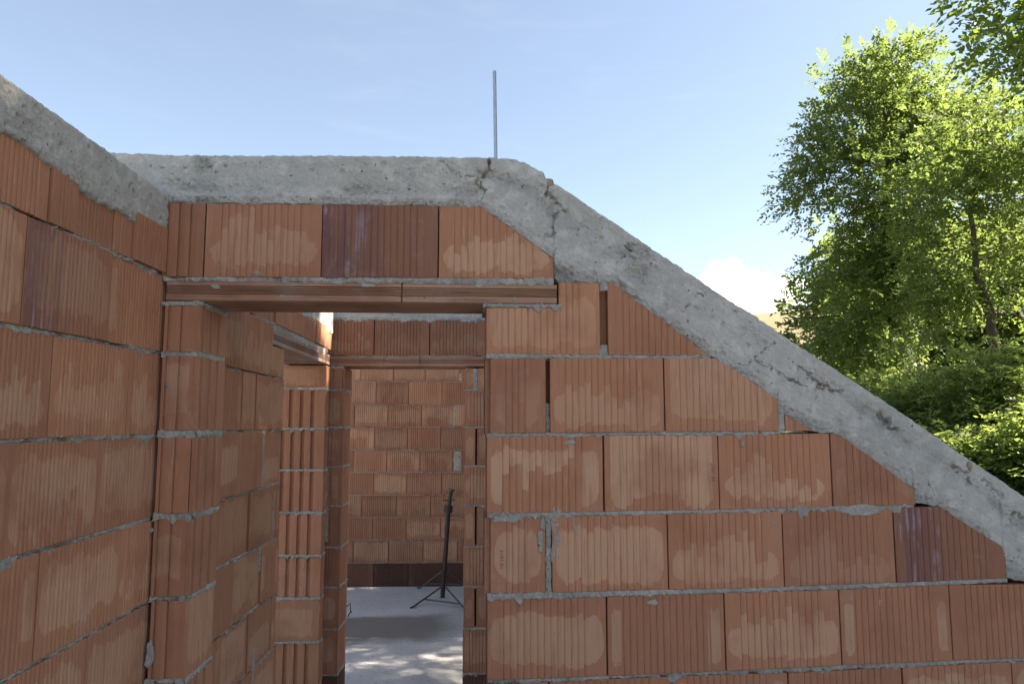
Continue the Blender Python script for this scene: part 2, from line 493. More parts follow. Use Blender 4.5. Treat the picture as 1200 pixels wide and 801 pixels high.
def smear(g, fr, s, z, rs, rz, seed=None, proud=0.002):
    if seed is None: NZ[0] += 3.1; seed = NZ[0]
    rows = []
    NA = 26
    for k, q in enumerate((0.02, 0.45, 0.8, 0.97, 1.0)):
        row = []
        for j in range(NA):
            a = 6.2832 * j / NA
            r = q * (1 + 0.55 * FB(math.cos(a) * 1.6, math.sin(a) * 1.6, seed, 4))
            t = -proud * (1 + 0.8 * N(r * 3 * math.cos(a), r * 3 * math.sin(a), seed)) if k < 4 else 0.002
            row.append(fr.w(s + rs * r * math.cos(a), t, z + rz * r * math.sin(a)))
        rows.append(row)
    g.sheet(rows, close=True)

def cvt(fr, pts): return [fr.sz(*p) for p in pts]

# ------------------------------------------------------------------- frames
ALPHA = math.radians(3.2)
dF = (math.cos(ALPHA), math.sin(ALPHA)); nF = (-math.sin(ALPHA), math.cos(ALPHA))
p0 = at_depth(640, 497, 2.27)
FW = Frame(p0, dF, nF)                                   # the gable wall with the doorway
d1 = ray(573, 497)[:2]; d1 = d1 / np.linalg.norm(d1)
dP = (d1[1], -d1[0])
sC, _ = FW.sz(181, 508)
pc = FW.w(sC, 0, 0)
SW = Frame(pc, d1, (-d1[1], d1[0]))                      # the long side wall on the left
CW = Frame(at_depth(480, 497, 4.72), dP, (-dP[1], dP[0]))  # cross wall behind
EW = Frame(at_depth(480, 497, 8.17), dP, (-dP[1], dP[0]))  # end wall at the very back
TF, TS, TC = 0.215, 0.25, 0.25
CRS = 0.2475

# ============================================================== GABLE WALL
gable = empty('gable_wall', (p0[0], p0[1], 0))
tag(gable, 'hollow red clay block wall with doorway and sloping cracked concrete cap', 'wall')
fb = Buf(); fm = Grid(); nb = Buf(); gz1 = Buf(); gz2 = Buf()
r1 = random.Random(3)
A_top = cvt(FW, [(100, 235), (195, 237.5), (515, 241), (700, 242)])
A_bot = cvt(FW, [(190, 324), (648, 326)])
B_bot = cvt(FW, [(180, 411), (240, 413), (571, 414), (840, 417)])
C_top = cvt(FW, [(180, 416), (571, 420), (840, 419.5)])
C_bot = cvt(FW, [(180, 504), (572, 507.5), (950, 504.5)])
D_top = cvt(FW, [(180, 512), (572, 511.5), (975, 507.5)])
D_bot = cvt(FW, [(180, 601), (572, 601), (844, 597), (1072, 591)])
E_top = cvt(FW, [(180, 607), (573, 607), (780, 602), (917, 599), (1102, 593)])
E_bot = cvt(FW, [(180, 698), (574, 695.5), (784, 690), (919, 687.3), (1179, 677)])
F_top = cvt(FW, [(175, 703), (571, 703), (848, 694.5), (983, 690.4), (1250, 679)])
F_bot = cvt(FW, [(172, 796), (571, 797), (711, 791.5), (850, 785.5), (986, 778.5), (1260, 768)])
G_top = cvt(FW, [(172, 801), (571, 802.5), (786, 792), (923, 788), (1186, 775), (1400, 766)])

def jx(x, y): return FW.sz(x, y)[0]
def cut(chain, s0, s1, pts):
    """clip the top of a row by a sloping line through pts"""
    c = sorted(pts)
    ss = sorted(set([s0, s1] + [q[0] for q in chain if s0 < q[0] < s1] + [q[0] for q in c if s0 < q[0] < s1]))
    out = []
    for s in ss: out.append((s, min(interp(chain, s), interp(c, s))))
    return out
G3 = 0.0035
def blk(x0, x1, ym, top, bot, buf=None, **k):
    s0 = jx(x0, ym) ; s1 = jx(x1, ym)
    block(buf or fb, FW, s0, s1, top, bot, TF, rnd=r1, **k)
    return s0, s1
# row under the ring beam
blk(100, 189.5, 282, A_top, A_bot, kind='none'); 
blk(191, 239, 282, A_top, A_bot, kind='none', tone=0.88, hue=0.2, sty='stub')
blk(240.6, 376.5, 282, A_top, A_bot, kind='bottom', tone=0.95, hue=0.05)
blk(377.6, 513, 282, A_top, A_bot, buf=gz1, kind='none', purple=1.0, tone=0.85, hue=0.55)
cA = cut(A_top, jx(514.4, 282), jx(648.5, 290), cvt(FW, [(565, 242), (648, 303)]))
blk(514.4, 648.5, 285, cA, A_bot, kind='bottom', tone=0.95)
# row B
sn0, sn1, snm = jx(570, 387), jx(703, 387), jx(655, 387)
zl = FW.sz(610, 360)[1]; zh = FW.sz(680, 331)[1]
block(nb, FW, sn0, sn1, [(sn0, zl), (snm, zl), (snm + 0.0004, zh), (sn1, zh)], B_bot, TF, kind='tall', tone=1.05, hue=0.0, rnd=r1)
cB = cvt(FW, [(712, 332), (720, 332.5), (775, 374), (832, 417)])
s0, s1 = jx(712.5, 380), jx(829, 412)
block(fb, FW, s0, s1, cB, B_bot, TF, kind='none', tone=0.92, hue=0.12, rnd=r1)
fb.box(FW, jx(703, 387), jx(712.5, 387), 0.035, 0.06, FW.sz(705, 415)[1], FW.sz(705, 333)[1], (0.8, 0.3, 0, 0))
# row C
blk(574.4, 639.5, 464, C_top, C_bot, kind='top', tone=0.98)
blk(644.6, 777.5, 464, C_top, C_bot, kind='bottom', tone=0.98, pst=0.6)
cC = cut(C_top, jx(779, 464), jx(911, 487), cvt(FW, [(836, 419), (853, 428), (911, 468)]))
blk(779, 911, 464, cC, C_bot, kind='tall', tone=0.96, pst=0.6)
cT = cvt(FW, [(919.5, 485), (955, 506)])
s0, s1 = jx(920, 497), jx(951, 503)
block(fb, FW, s0, s1, cT, C_bot, TF, kind='none', rnd=r1)
# row D
blk(570.5, 706.5, 556, D_top, D_bot, kind='top', tone=1.0, pst=1.0)
blk(708.5, 842, 556, D_top, D_bot, kind='arch', tone=1.03, pst=1.0)
blk(843.2, 973.8, 556, D_top, D_bot, kind='bottom', tone=1.0)
cD = cut(D_top, jx(975, 556), jx(1071, 575), cvt(FW, [(983, 508.5), (1069, 571)]))
blk(975.4, 1071, 560, cD, D_bot, kind='ends', tone=0.9)
# row E
blk(574.8, 639, 650, E_top, E_bot, kind='box', tone=1.02, pst=1.0)
blk(647, 781.8, 645, E_top, E_bot, kind='box', tone=1.02, pst=0.9)
blk(783, 917.3, 645, E_top, E_bot, kind='bottom', tone=1.0)
blk(918.4, 1047.8, 640, E_top, E_bot, kind='bottom', tone=0.98, pst=0.5)
cE = cut(E_top, jx(1049, 640), jx(1177.5, 655), cvt(FW, [(1099, 592), (1175, 641.5)]))
blk(1049.2, 1177.5, 640, cE, E_bot, buf=gz2, kind='none', tone=0.88, hue=0.5, purple=1.0)
# row F, and on below the picture
slope = cvt(FW, [(1214, 684), (1500, 873)])
blk(571, 710.5, 748, F_top, F_bot, kind='box', tone=1.0, pst=1.0)
blk(712, 849, 742, F_top, F_bot, kind='ends', tone=0.97, pst=1.0)
blk(850.3, 983.7, 738, F_top, F_bot, kind='bottom', tone=0.98)
blk(985, 1114, 733, F_top, F_bot, kind='ends', tone=0.95, pst=1.0)
sF = jx(1115.3, 728); sF1 = jx(1243, 724)
block(fb, FW, sF, sF1, cut(F_top, sF, sF1, slope), F_bot, TF, kind='none', tone=0.96, rnd=r1)
rows = [(G_top, [(572, 642.5), (644.3, 785.5), (787, 923), (924.3, 1057), (1058.6, 1185.5), (1187, 1318)], 800)]
zg = interp(G_top, jx(900, 790))
def rowchain(k): return [(-3.0, interp(G_top, jx(571, 800)) - CRS * k), (0, interp(G_top, 0.0) - CRS * k), (1.4, interp(G_top, 1.4) - CRS * k), (4, interp(G_top, 1.4) - CRS * k + 0.01)]
Gb = [(a, b + 0.013) for a, b in rowchain(1)]
for x0, x1 in rows[0][1]:
    a, b = jx(x0, 800), jx(x1, 800)
    block(fb, FW, a, b, cut(G_top, a, b, slope), Gb, TF, rnd=r1)
send = jx(1500, 873)
for k in range(1, 6):
    tp = rowchain(k); bt = [(a, max(b + 0.013, 0.0)) for a, b in rowchain(k + 1)]
    if interp(tp, 0) < 0.05: break
    a = jx(571, 800) + (0.0 if k % 2 else 0.18) - (0.0 if k % 2 else 0.18)
    first = 0.178 if k % 2 == 0 else 0.358
    while a < send - 0.05:
        b = min(a + first, send); first = 0.358
        block(fb, FW, a, b - 0.003, cut(tp, a, b, slope), bt, TF, rnd=r1, tone=0.6 if interp(bt, 0) < 0.02 else None); a = b
# the jamb body set back behind the short blocks
jb0 = jx(568.5, 500)
for yt, yb in ((420, 508), (607, 696)):
    fb.box(FW, jb0, jx(574.4, 500) + 0.02, 0.014, TF - 0.004, FW.sz(572, yb)[1], FW.sz(572, yt)[1], (0.86, 0.15, 0, 0))
# upright joint fillers so no light leaks through
for (x, ya, yb_) in ((240, 240, 324), (377, 240, 325), (513.7, 242, 325), (642, 421, 507), (778.2, 420, 505), (707.5, 513, 600), (842.6, 512, 596), (974.6, 512, 592), (782.4, 604, 689), (917.8, 600, 686), (1048.5, 596, 681), (711.2, 700, 790), (849.7, 696, 784), (984.4, 692, 778), (1114.7, 686, 773)):
    s = jx(x, (ya + yb_) / 2)
    fb.box(FW, s - 0.008, s + 0.008, 0.05, TF - 0.05, FW.sz(x, yb_)[1], FW.sz(x, ya)[1], (0.55, 0.3, 0, 0))

# left stub of the gable wall, ribbed reveal towards the doorway
sA, sB = jx(184, 508) , jx(230, 508)
RV = Frame(FW.w(sB, 0, 0), d1, (-d1[1], d1[0]))
stub_rows = [(358.5, 412, B_bot), (417, 504, None), (512.5, 601, None), (608, 698, None), (703.5, 795, None)]
zz = []
for (yt, yb, _) in stub_rows: zz.append((FW.sz(212, yb)[1], FW.sz(212, yt)[1]))
zlast = zz[-1][0]
for k in range(1, 6):
    t_ = zlast - 0.012 - CRS * (k - 1); b_ = max(0.0, t_ - CRS + 0.013)
    if t_ > 0.05: zz.append((b_, t_))
for i, (zb, zt) in enumerate(zz):
    fl = i == 4
    block(fb, FW, sA + (0.004 if not fl else 0.008), sB - 0.014, [(-9, zt), (9, zt)], [(-9, zb), (9, zb)], TF, sty='stub', kind='ends' if i % 2 else 'none', tone=r1.uniform(0.92, 1.04), rnd=r1)
    block(fb, RV, 0.0, TF, [(-9, zt), (9, zt)], [(-9, zb), (9, zb)], 0.0138, sty='front' if fl else 'rib', kind='tall' if fl else 'none', tone=1.08 if fl else 0.98, rnd=r1)
    if i:
        zl0, zh0 = zt, zz[i - 1][0]
        bed(fm, FW, sA, sB - 0.002, lambda s: zl0, lambda s: zh0, TF, 0.001, 0.8)
        bed(fm, RV, 0.0, TF, lambda s: zl0, lambda s: zh0, 0.014, 0.002, 0.9, fill=0.8)
bed(fm, FW, sA - 0.004, sB + 0.006, lambda s: zz[0][1], lambda s: FW.sz(210, 353)[1], TF, 0.006, 0.6, fill=3)
bed(fm, RV, 0.0, 0.1, lambda s: zz[0][1], lambda s: FW.sz(210, 353)[1], 0.014, 0.008, 1.2, fill=3)
# left hidden remainder of the stub (into the side wall)
# lintel
lz0, lz1 = FW.sz(420, 354.3)[1], FW.sz(420, 331)[1]
def lintel(fr, s0, s1, z0, z1, depth, mat, parent, seams=(), gro=5, t0=0.0):
    b = Buf()
    H = z1 - z0
    pr = [(z0, 0.006), (z0 + 0.004, 0.0)]
    a0, a1 = z0 + H * 0.34, z1 - H * 0.18
    for k in range(gro):
        a = a0 + (a1 - a0) * k / gro; p = (a1 - a0) / gro
        pr += [(a, 0), (a + p * 0.10, 0.008), (a + p * 0.42, 0.008), (a + p * 0.57, 0)]
    pr += [(z1 - 0.003, 0.0), (z1, 0.003)]
    un = [(0.006, 0)]
    for k in range(7):
        a = 0.015 + (depth - 0.03) * k / 7; p = (depth - 0.03) / 7
        un += [(a, 0), (a + p * 0.1, 0.004), (a + p * 0.4, 0.004), (a + p * 0.5, 0)]
    un += [(depth - 0.006, 0)]
    xs = [s0] + [q for sm in seams for q in (sm - 0.0025, sm + 0.0025)] + [s1]
    for i in range(len(xs) - 1):
        off = 0.012 if i % 2 else 0.0
        x0, x1 = xs[i], xs[i + 1]
        for (za, ta), (zb, tb) in zip(pr, pr[1:]):
            b.face([fr.w(x0, t0 + ta + off, za), fr.w(x1, t0 + ta + off, za), fr.w(x1, t0 + tb + off, zb), fr.w(x0, t0 + tb + off, zb)])
        for (ta, da), (tb, db) in zip(un, un[1:]):
            b.face([fr.w(x0, t0 + tb, z0 + db), fr.w(x1, t0 + tb, z0 + db), fr.w(x1, t0 + ta, z0 + da), fr.w(x0, t0 + ta, z0 + da)])
        b.face([fr.w(x0, t0 + 0.003, z1), fr.w(x1, t0 + 0.003, z1), fr.w(x1, t0 + depth, z1), fr.w(x0, t0 + depth, z1)])
        b.face([fr.w(x1, t0 + depth, z0), fr.w(x0, t0 + depth, z0), fr.w(x0, t0 + depth, z1), fr.w(x1, t0 + depth, z1)])
    for s in (s0, s1):
        b.face([fr.w(s, t0 + 0.004, z0), fr.w(s, t0 + depth, z0), fr.w(s, t0 + depth, z1), fr.w(s, t0 + 0.004, z1)])
    return b.build('lintel', mat, parent)
lintel(FW, jx(195, 342), jx(652.5, 342), lz0, lz1, TF, M['lintel'], gable, seams=(jx(471, 342),))
# mortar beds of the right-hand part
def lin(ch): return lambda s: interp(ch, s)
bed(fm, FW, jx(191, 327), jx(649, 327), lambda s: lz1, lin(A_bot), TF, 0.003, 0.55, fill=0.28)
bed(fm, FW, jx(566, 357), jx(657, 357), lambda s: zl, lambda s: lz0, TF, 0.007, 0.7, fill=3)
bed(fm, FW, jx(570, 417), jx(832, 417), lin(C_top), lin(B_bot), TF, 0.002, 0.9, fill=0.9)
bed(fm, FW, jx(570, 509), jx(915, 509), lin(D_top), lin(C_bot), TF, 0.002, 0.8, fill=0.9)
bed(fm, FW, jx(571, 604), jx(1072, 600), lin(E_top), lin(D_bot), TF, 0.003, 1.1, fill=0.9)
bed(fm, FW, jx(571, 699), jx(1180, 680), lin(F_top), lin(E_bot), TF, 0.004, 0.8, fill=1.2)
bed(fm, FW, jx(572, 799), jx(1320, 770), lin(G_top), lin(F_bot), TF, -0.003, 0.5, fill=0.5)
for k in range(1, 5):
    tp = rowchain(k); hi = Gb if k == 1 else [(a, b + 0.013) for a, b in rowchain(k)]
    bed(fm, FW, jx(572, 799), min(send, jx(1330 + 70 * k, 770)), lin(tp), lin(hi), TF, 0, 0.6, step=0.01)
# upright mortar: between E1 and E2, right of C3, gaps at B1
def up(x0, x1, y0, y1, proud=0.002, drip=0.8, fill=3):
    bed(fm, FW, FW.sz(x0, y1)[1], FW.sz(x0, y0)[1], lambda s: jx(x0, (y0 + y1) / 2), lambda s: jx(x1, (y0 + y1) / 2), TF, proud, drip, fill=fill, swap=True)
up(639.5, 646, 603, 697, 0.001, 0.5)
up(911.5, 919.5, 482, 506, 0.004)
up(703.5, 712, 404, 416, 0.002, 0.6); up(703.5, 712, 330, 340, 0.002, 0.6)
up(640, 644.4, 472, 507, -0.012, 0.3)
for (x, y, rx, ry) in ((633, 634, 3.2, 16), (636, 614, 3, 7), (651, 628, 5, 30), (652, 607, 6, 9), (675, 616, 6, 7), (718, 617, 2, 4), (747, 628, 1.4, 1.6), (688, 664, 1.5, 3), (729, 444, 2.2, 2), (1010, 597, 26, 5), (592, 608, 16, 4), (659, 680, 1.5, 1.5), (790, 630, 4, 2), (252, 336, 5, 2.5), (431, 334, 9, 2.5), (561, 335, 5, 3), (603, 350, 3, 2), (330, 347, 2, 1.6), (498, 349, 1.5, 1.5), (870, 520, 2, 3), (1031, 706, 2, 4), (765, 705, 5, 3), (905, 612, 2, 2), (668, 518, 6, 3), (300, 320, 5, 2)):
    s, z = FW.sz(x, y); smear(fm, FW, s, z, rx * 0.00262, ry * 0.00262)
# ring beam -------------------------------------------------------------
def band(g, fr, top, bot, step, rows, depth, cracks, seam=None, proud=0.004, rag=0.008, roundtop=0.014, s0=None, s1=None, seed=0.0, board=(1.0, 0.0), rough_amt=1.0):
    s0 = s0 if s0 is not None else top[0][0]; s1 = s1 if s1 is not None else top[-1][0]
    n = int((s1 - s0) / step)
    fs = []; at = []
    segs = []
    for c, wd, dp in cracks:
        q = cvt(fr, c)
        for a, b in zip(q, q[1:]): segs.append((a, b, wd, dp))
    for i in range(n + 1):
        s = s0 + (s1 - s0) * i / n
        zb = interp(bot, s); zt = interp(top, s)
        zb -= rag * max(0.0, FB(s * 24, seed, 2.2, 4) + 0.12)
        zt += 0.0030 * FB(s * 70, seed, 9.1, 4) + 0.0012 * FB(s * 5, seed, 3, 2)
        H = zt - zb
        near = [q for q in segs if min(q[0][0], q[1][0]) - 0.02 < s < max(q[0][0], q[1][0]) + 0.02]
        col = []; ca = []
        zs_ = sum(interp(bot, s + q * 0.02) for q in (-3, -2, -1, 0, 1, 2, 3)) / 7.0
        for k in range(rows + 1):
            z = zb + H * k / rows
            v = (z - zs_) / (zt - zs_)
            d = -proud + 0.003 * FB(s * 3, z * 3, seed, 3) + 0.0012 * FB(s * 55, z * 55, seed, 4)
            # board marks run along the beam
            al = s * board[0] + z * board[1]; ac = -s * board[1] + z * board[0]
            d += 0.0010 * N(al * 2.5, ac * 110, seed) + 0.0007 * N(al * 8, ac * 300, seed)
            w = max(0.0, 0.9 * (1 - v / 0.16)) if 0 <= v < 0.16 else (0.9 if v < 0 else 0.0)
            if seam:
                w = max(w, math.exp(-((v - seam(s)) / 0.13) ** 2) * min(1.0, max(0.0, 0.55 + 1.6 * FB(s * 2.6, seed, 5.5, 3))))
            w = max(w, min(1.0, max(0.0, FB(s * 4.2, z * 4.2, seed + 31, 3) * 2.2 - 0.75)))
            w *= rough_amt * (0.55 + 0.9 * max(0.0, 0.5 + FB(s * 9, z * 9, seed + 77, 2)))
            if w > 0.02:
                vd = mnoise.voronoi(Vector((s * 62 + 0.5 * N(s * 30, z * 30), z * 62, seed)))[0]
                e = vd[1] - vd[0]
                d += w * (0.009 * (0.45 - min(e, 0.8)) + 0.020 * max(0.0, FB(s * 19, z * 19, seed + 5, 5) - 0.05) + 0.0055 * FB(s * 75, z * 75, seed + 8, 3))
            pv = mnoise.voronoi(Vector((s * 30, z * 30, seed + 3)))
            if pv[0][0] < 0.3 and mnoise.cell(pv[1][0] * 9.1) > 0.25: d += 0.009 * (1 - pv[0][0] / 0.3) ** 0.7
            for (a, b, wd, dp) in near:
                ax, az = a; bx, bz = b
                L2 = (bx - ax) ** 2 + (bz - az) ** 2
                h = max(0.0, min(1.0, ((s - ax) * (bx - ax) + (z - az) * (bz - az)) / L2))
                jx_ = 0.011 * FB(s * 60, z * 60, 3.3, 5)
                dist = math.hypot(s - ax - (bx - ax) * h + jx_, z - az - (bz - az) * h + jx_)
                ww = wd * (0.65 + 1.1 * abs(N(s * 60, z * 60, 8)))
                if dist < ww * 3: d += dp * math.exp(-(dist / ww) ** 2)
            e = (zt - z)
            if roundtop and e < roundtop: d += roundtop - math.sqrt(max(0.0, roundtop ** 2 - (roundtop - e) ** 2))
            if k == 0: d = max(d, 0.004)
            col.append(fr.w(s, d, z)); ca.append(w)
        col = [fr.w(s, 0.05, zb + 0.004)] + col; ca = [0] + ca
        for tt in (0.35, 0.7, 1.0):
            col.append(fr.w(s, roundtop + (depth - roundtop) * tt, zt + 0.004 * N(s * 20, tt * 3, seed))); ca.append(0)
        col.append(fr.w(s, depth, zb + 0.01)); ca.append(0)
        fs.append(col); at.append(ca)
    g.sheet(fs, at)
    g.fan(fs[0][::-1]); g.fan(fs[-1])
rb = Grid()
topc = cvt(FW, [(20, 176), (130, 178), (200, 180.5), (300, 181.5), (400, 182), (500, 182.5), (560, 183.5), (600, 185.5), (617, 190.5), (637, 202), (640, 208), (650, 214.5), (654, 216), (699, 246.5), (760, 287), (792, 309), (860, 354), (888, 371), (926, 398), (976, 429.5), (1053, 480), (1118, 525), (1200, 580), (1500, 781)])
botc = cvt(FW, [(20, 234), (195, 237.5), (515, 241), (565, 242), (648.5, 303), (649.5, 326), (656, 330.5), (703, 331), (713, 331), (720, 332.5), (775, 374), (831, 416), (838, 420), (853, 428.5), (910.5, 468), (911.5, 484), (919, 485), (953, 505.5), (983, 508.5), (1069, 571), (1072, 589), (1099, 592), (1174, 641), (1178.5, 676), (1214, 684), (1290, 735), (1500, 873)])
cr = [([(150, 192), (190, 197), (240, 196), (290, 192), (312, 190)], 0.0016, 0.008), ([(205, 199), (260, 194), (330, 198), (372, 194)], 0.0013, 0.007),
      ([(400, 202), (430, 203), (470, 200), (500, 197)], 0.0014, 0.006), ([(185, 210), (240, 212), (300, 211)], 0.0012, 0.005),
      ([(517, 187), (530, 200), (548, 210), (560, 218), (566, 228), (565, 240)], 0.0017, 0.009),
      ([(569, 183), (573, 190), (572, 199), (565, 207), (559, 211)], 0.0036, 0.026), ([(559, 213), (566, 219), (570, 222)], 0.004, 0.02), ([(566, 219), (566, 230), (562, 240)], 0.0022, 0.010), ([(572, 200), (584, 206), (596, 205)], 0.0022, 0.012), ([(540, 207), (552, 206), (562, 209)], 0.0026, 0.013),
      ([(642, 218), (641, 226), (655, 240), (652, 250), (646, 266), (648, 276)], 0.003, 0.016), ([(655, 240), (664, 247)], 0.0045, 0.02),
      ([(735, 286), (740, 294), (724, 306), (722, 316)], 0.0024, 0.013), ([(733, 290), (738, 293)], 0.005, 0.02),
      ([(812, 350), (806, 358), (800, 366)], 0.0026, 0.014), ([(818, 343), (823, 347)], 0.004, 0.018),
      ([(908, 402), (898, 407), (886, 417), (876, 427), (870, 428)], 0.0026, 0.014), ([(873, 425), (866, 427)], 0.004, 0.02),
      ([(884, 421), (905, 432), (917, 440), (930, 447), (944, 453)], 0.0024, 0.013), ([(927, 444), (934, 449)], 0.004, 0.02),
      ([(935, 428), (950, 442), (958, 450), (972, 455), (985, 459)], 0.0036, 0.018), ([(960, 452), (976, 457)], 0.006, 0.022),
      ([(948, 478), (953, 468), (962, 460)], 0.0022, 0.012),
      ([(1030, 484), (1041, 496), (1052, 504)], 0.0045, 0.02), ([(1040, 494), (1046, 499)], 0.006, 0.022),
      ([(1115, 545), (1124, 550), (1133, 552), (1136, 566)], 0.004, 0.02), ([(1150, 562), (1162, 572), (1175, 582)], 0.003, 0.014), ([(1188, 601), (1200, 607)], 0.005, 0.02)]
seamf = lambda s: 0.66
sl = math.radians(-33.5)
band(rb, FW, topc, botc, 0.0027, 92, TF + 0.01, cr, seam=lambda s: 0.66 if s > jx(560, 210) else 0.3, seed=4.0, s0=jx(20, 200), s1=jx(1480, 760), board=(math.cos(sl), math.sin(sl)))
rb.build('ring_beam', M['concrete'], gable)
def pebble(px, py, r, fr, parent, t=0.0):
    g = Grid(); s, z = fr.sz(px, py); c = fr.w(s, t, z); rows = []
    for i in range(9):
        a = math.pi * i / 8; row = []
        for j in range(12):
            b = 6.2832 * j / 12
            d = Vector((math.sin(a) * math.cos(b), math.sin(a) * math.sin(b), math.cos(a)))
            k = r * (1 + 0.3 * mnoise.noise(d * 1.7 + Vector((px, 0, 0))))
            row.append((c[0] + d.x * k * 0.9, c[1] + d.y * k, c[2] + d.z * k * 1.1))
        rows.append(row)
    g.sheet(rows, close=True)
    return g.build('stone', M['stone'], parent)
tag(pebble(644, 215, 0.016, FW, gable, 0.008), 'brown pebble lodged in the upper edge of the concrete cap')
tag(pebble(1135, 545, 0.0115, FW, gable, 0.0), 'tan pebble stuck in the lower concrete slope')
fb.build('masonry', M['clay'], gable)
fm.build('mortar', M['mortar'], gable)
tag(nb.build('notched_block', M['clay'], gable), 'clay block notched at its corner for the lintel end')
tag(gz1.build('glazed_block', M['clay'], gable), 'purple glazed block above the doorway lintel')
tag(gz2.build('glazed_block', M['clay'], gable), 'purple glazed block cut along the slope')

def stamp(px, py, parent, txt='15/1017'):
    cu = bpy.data.curves.new('stamp', 'FONT'); cu.body = txt; cu.size = 0.0135; cu.extrude = 0.0003; cu.space_character = 1.25; cu.align_x = 'CENTER'
    ob = bpy.data.objects.new('stamp', cu); COL.objects.link(ob)
    bpy.context.view_layer.update()
    me = bpy.data.meshes.new_from_object(ob.evaluated_get(bpy.context.evaluated_depsgraph_get()))
    bpy.data.objects.remove(ob)
    s_, z_ = FW.sz(px, py)
    for v in me.vertices:
        x, y, zz_ = v.co
        v.co = FW.w(s_ - y + 0.005, -0.0022 - zz_, z_ + x)
    me.materials.clear()
    return link('stamp', me, M['stamp'], parent)
M['stamp'] = simple_mat('stamp_clay', (0.17, 0.075, 0.045), 0.85, 0, 0.2, 60)
stamp(386, 283, gable); stamp(588, 655, gable, '15 1017'); stamp(835, 553, gable, '15 1017')

# steel rod standing in the beam
rd = Grid(); a = FW.sz(582, 190); b = FW.sz(579.4, 83.5)
P = FW.w(a[0], 0.07, a[1]); Q = at_depth(579.4, 83.5, P[1])
pts = [tuple(np.array(P) * (1 - k / 60) + np.array(Q) * k / 60) for k in range(61)]
rd.tube(pts, [0.0058 + (0.0004 if k % 2 else 0) for k in range(61)], 10)
tag(rd.build('steel_rod', M['steel'], None), 'thin grey steel rod standing upright on the concrete beam', 'rod')

# =============================================================== SIDE WALL
side = empty('side_wall', (pc[0], pc[1], 0))
tag(side, 'long clay block wall along the left under a grey concrete beam', 'wall')
sb = Buf(); sm = Grid(); sg = Buf()
r2 = random.Random(5)
def sx(x, y): return SW.sz(x, y)[0]
yl = [(0, 237.5, 190, 321), (0, 379.5, 188, 413), (0, 517.5, 180, 510), (0, 658, 172, 609), (0, 799, 170, 707)]
beds = []
for (xa, ya, xb, yb) in yl:
    a = SW.sz(xa, ya); b = SW.sz(xb, yb); beds.append((a, b))
bz = [EYE + q for q in (0.455, 0.214, -0.027, -0.273, -0.522, -0.770, -1.017, -1.265, -1.513)]
def near_bed(i, s):
    """bed height: measured lines near the camera easing into level courses behind"""
    if i < 5:
        a, b = beds[i]
        m = a[1] + (b[1] - a[1]) * (min(max(s, -1.2), 0.0) - a[0]) / (b[0] - a[0])
        if s <= 0: return m
        k = min(1.0, s / 0.5)
        return m * (1 - k) + bz[i] * k
    return bz[i]
def chain(i, off): return [(s, near_bed(i, s) + off) for s in (-3.2, -1.2, -0.6, 0.0, 0.25, 0.5, 3.2)]
joints = {0: [(27, 300), (128, 350)], 1: [(60, 450), (150.5, 460)], 2: [(8, 580), (115, 560)], 3: [(42, 710), (138.5, 670)], 4: [(100, 763)], 5: [], 6: [], 7: [], 8: []}
pas = {0: [(285, 390), (307.5, 400)], 1: [(283, 470), (299, 470)], 2: [(278, 540), (307.5, 530)], 3: [(291, 620), (318.5, 610)], 4: [(272, 690), (305, 660)], 5: [(290, 760), (317, 740)], 6: [(296, 800)], 7: [], 8: []}
sE = sx(330.5, 500)                               # near edge of the side opening
sO = SW.sz(380.5, 520)[0]                         # its far jamb
H0 = 0.0045
ZB = EYE + 0.587                                  # underside of the side beam
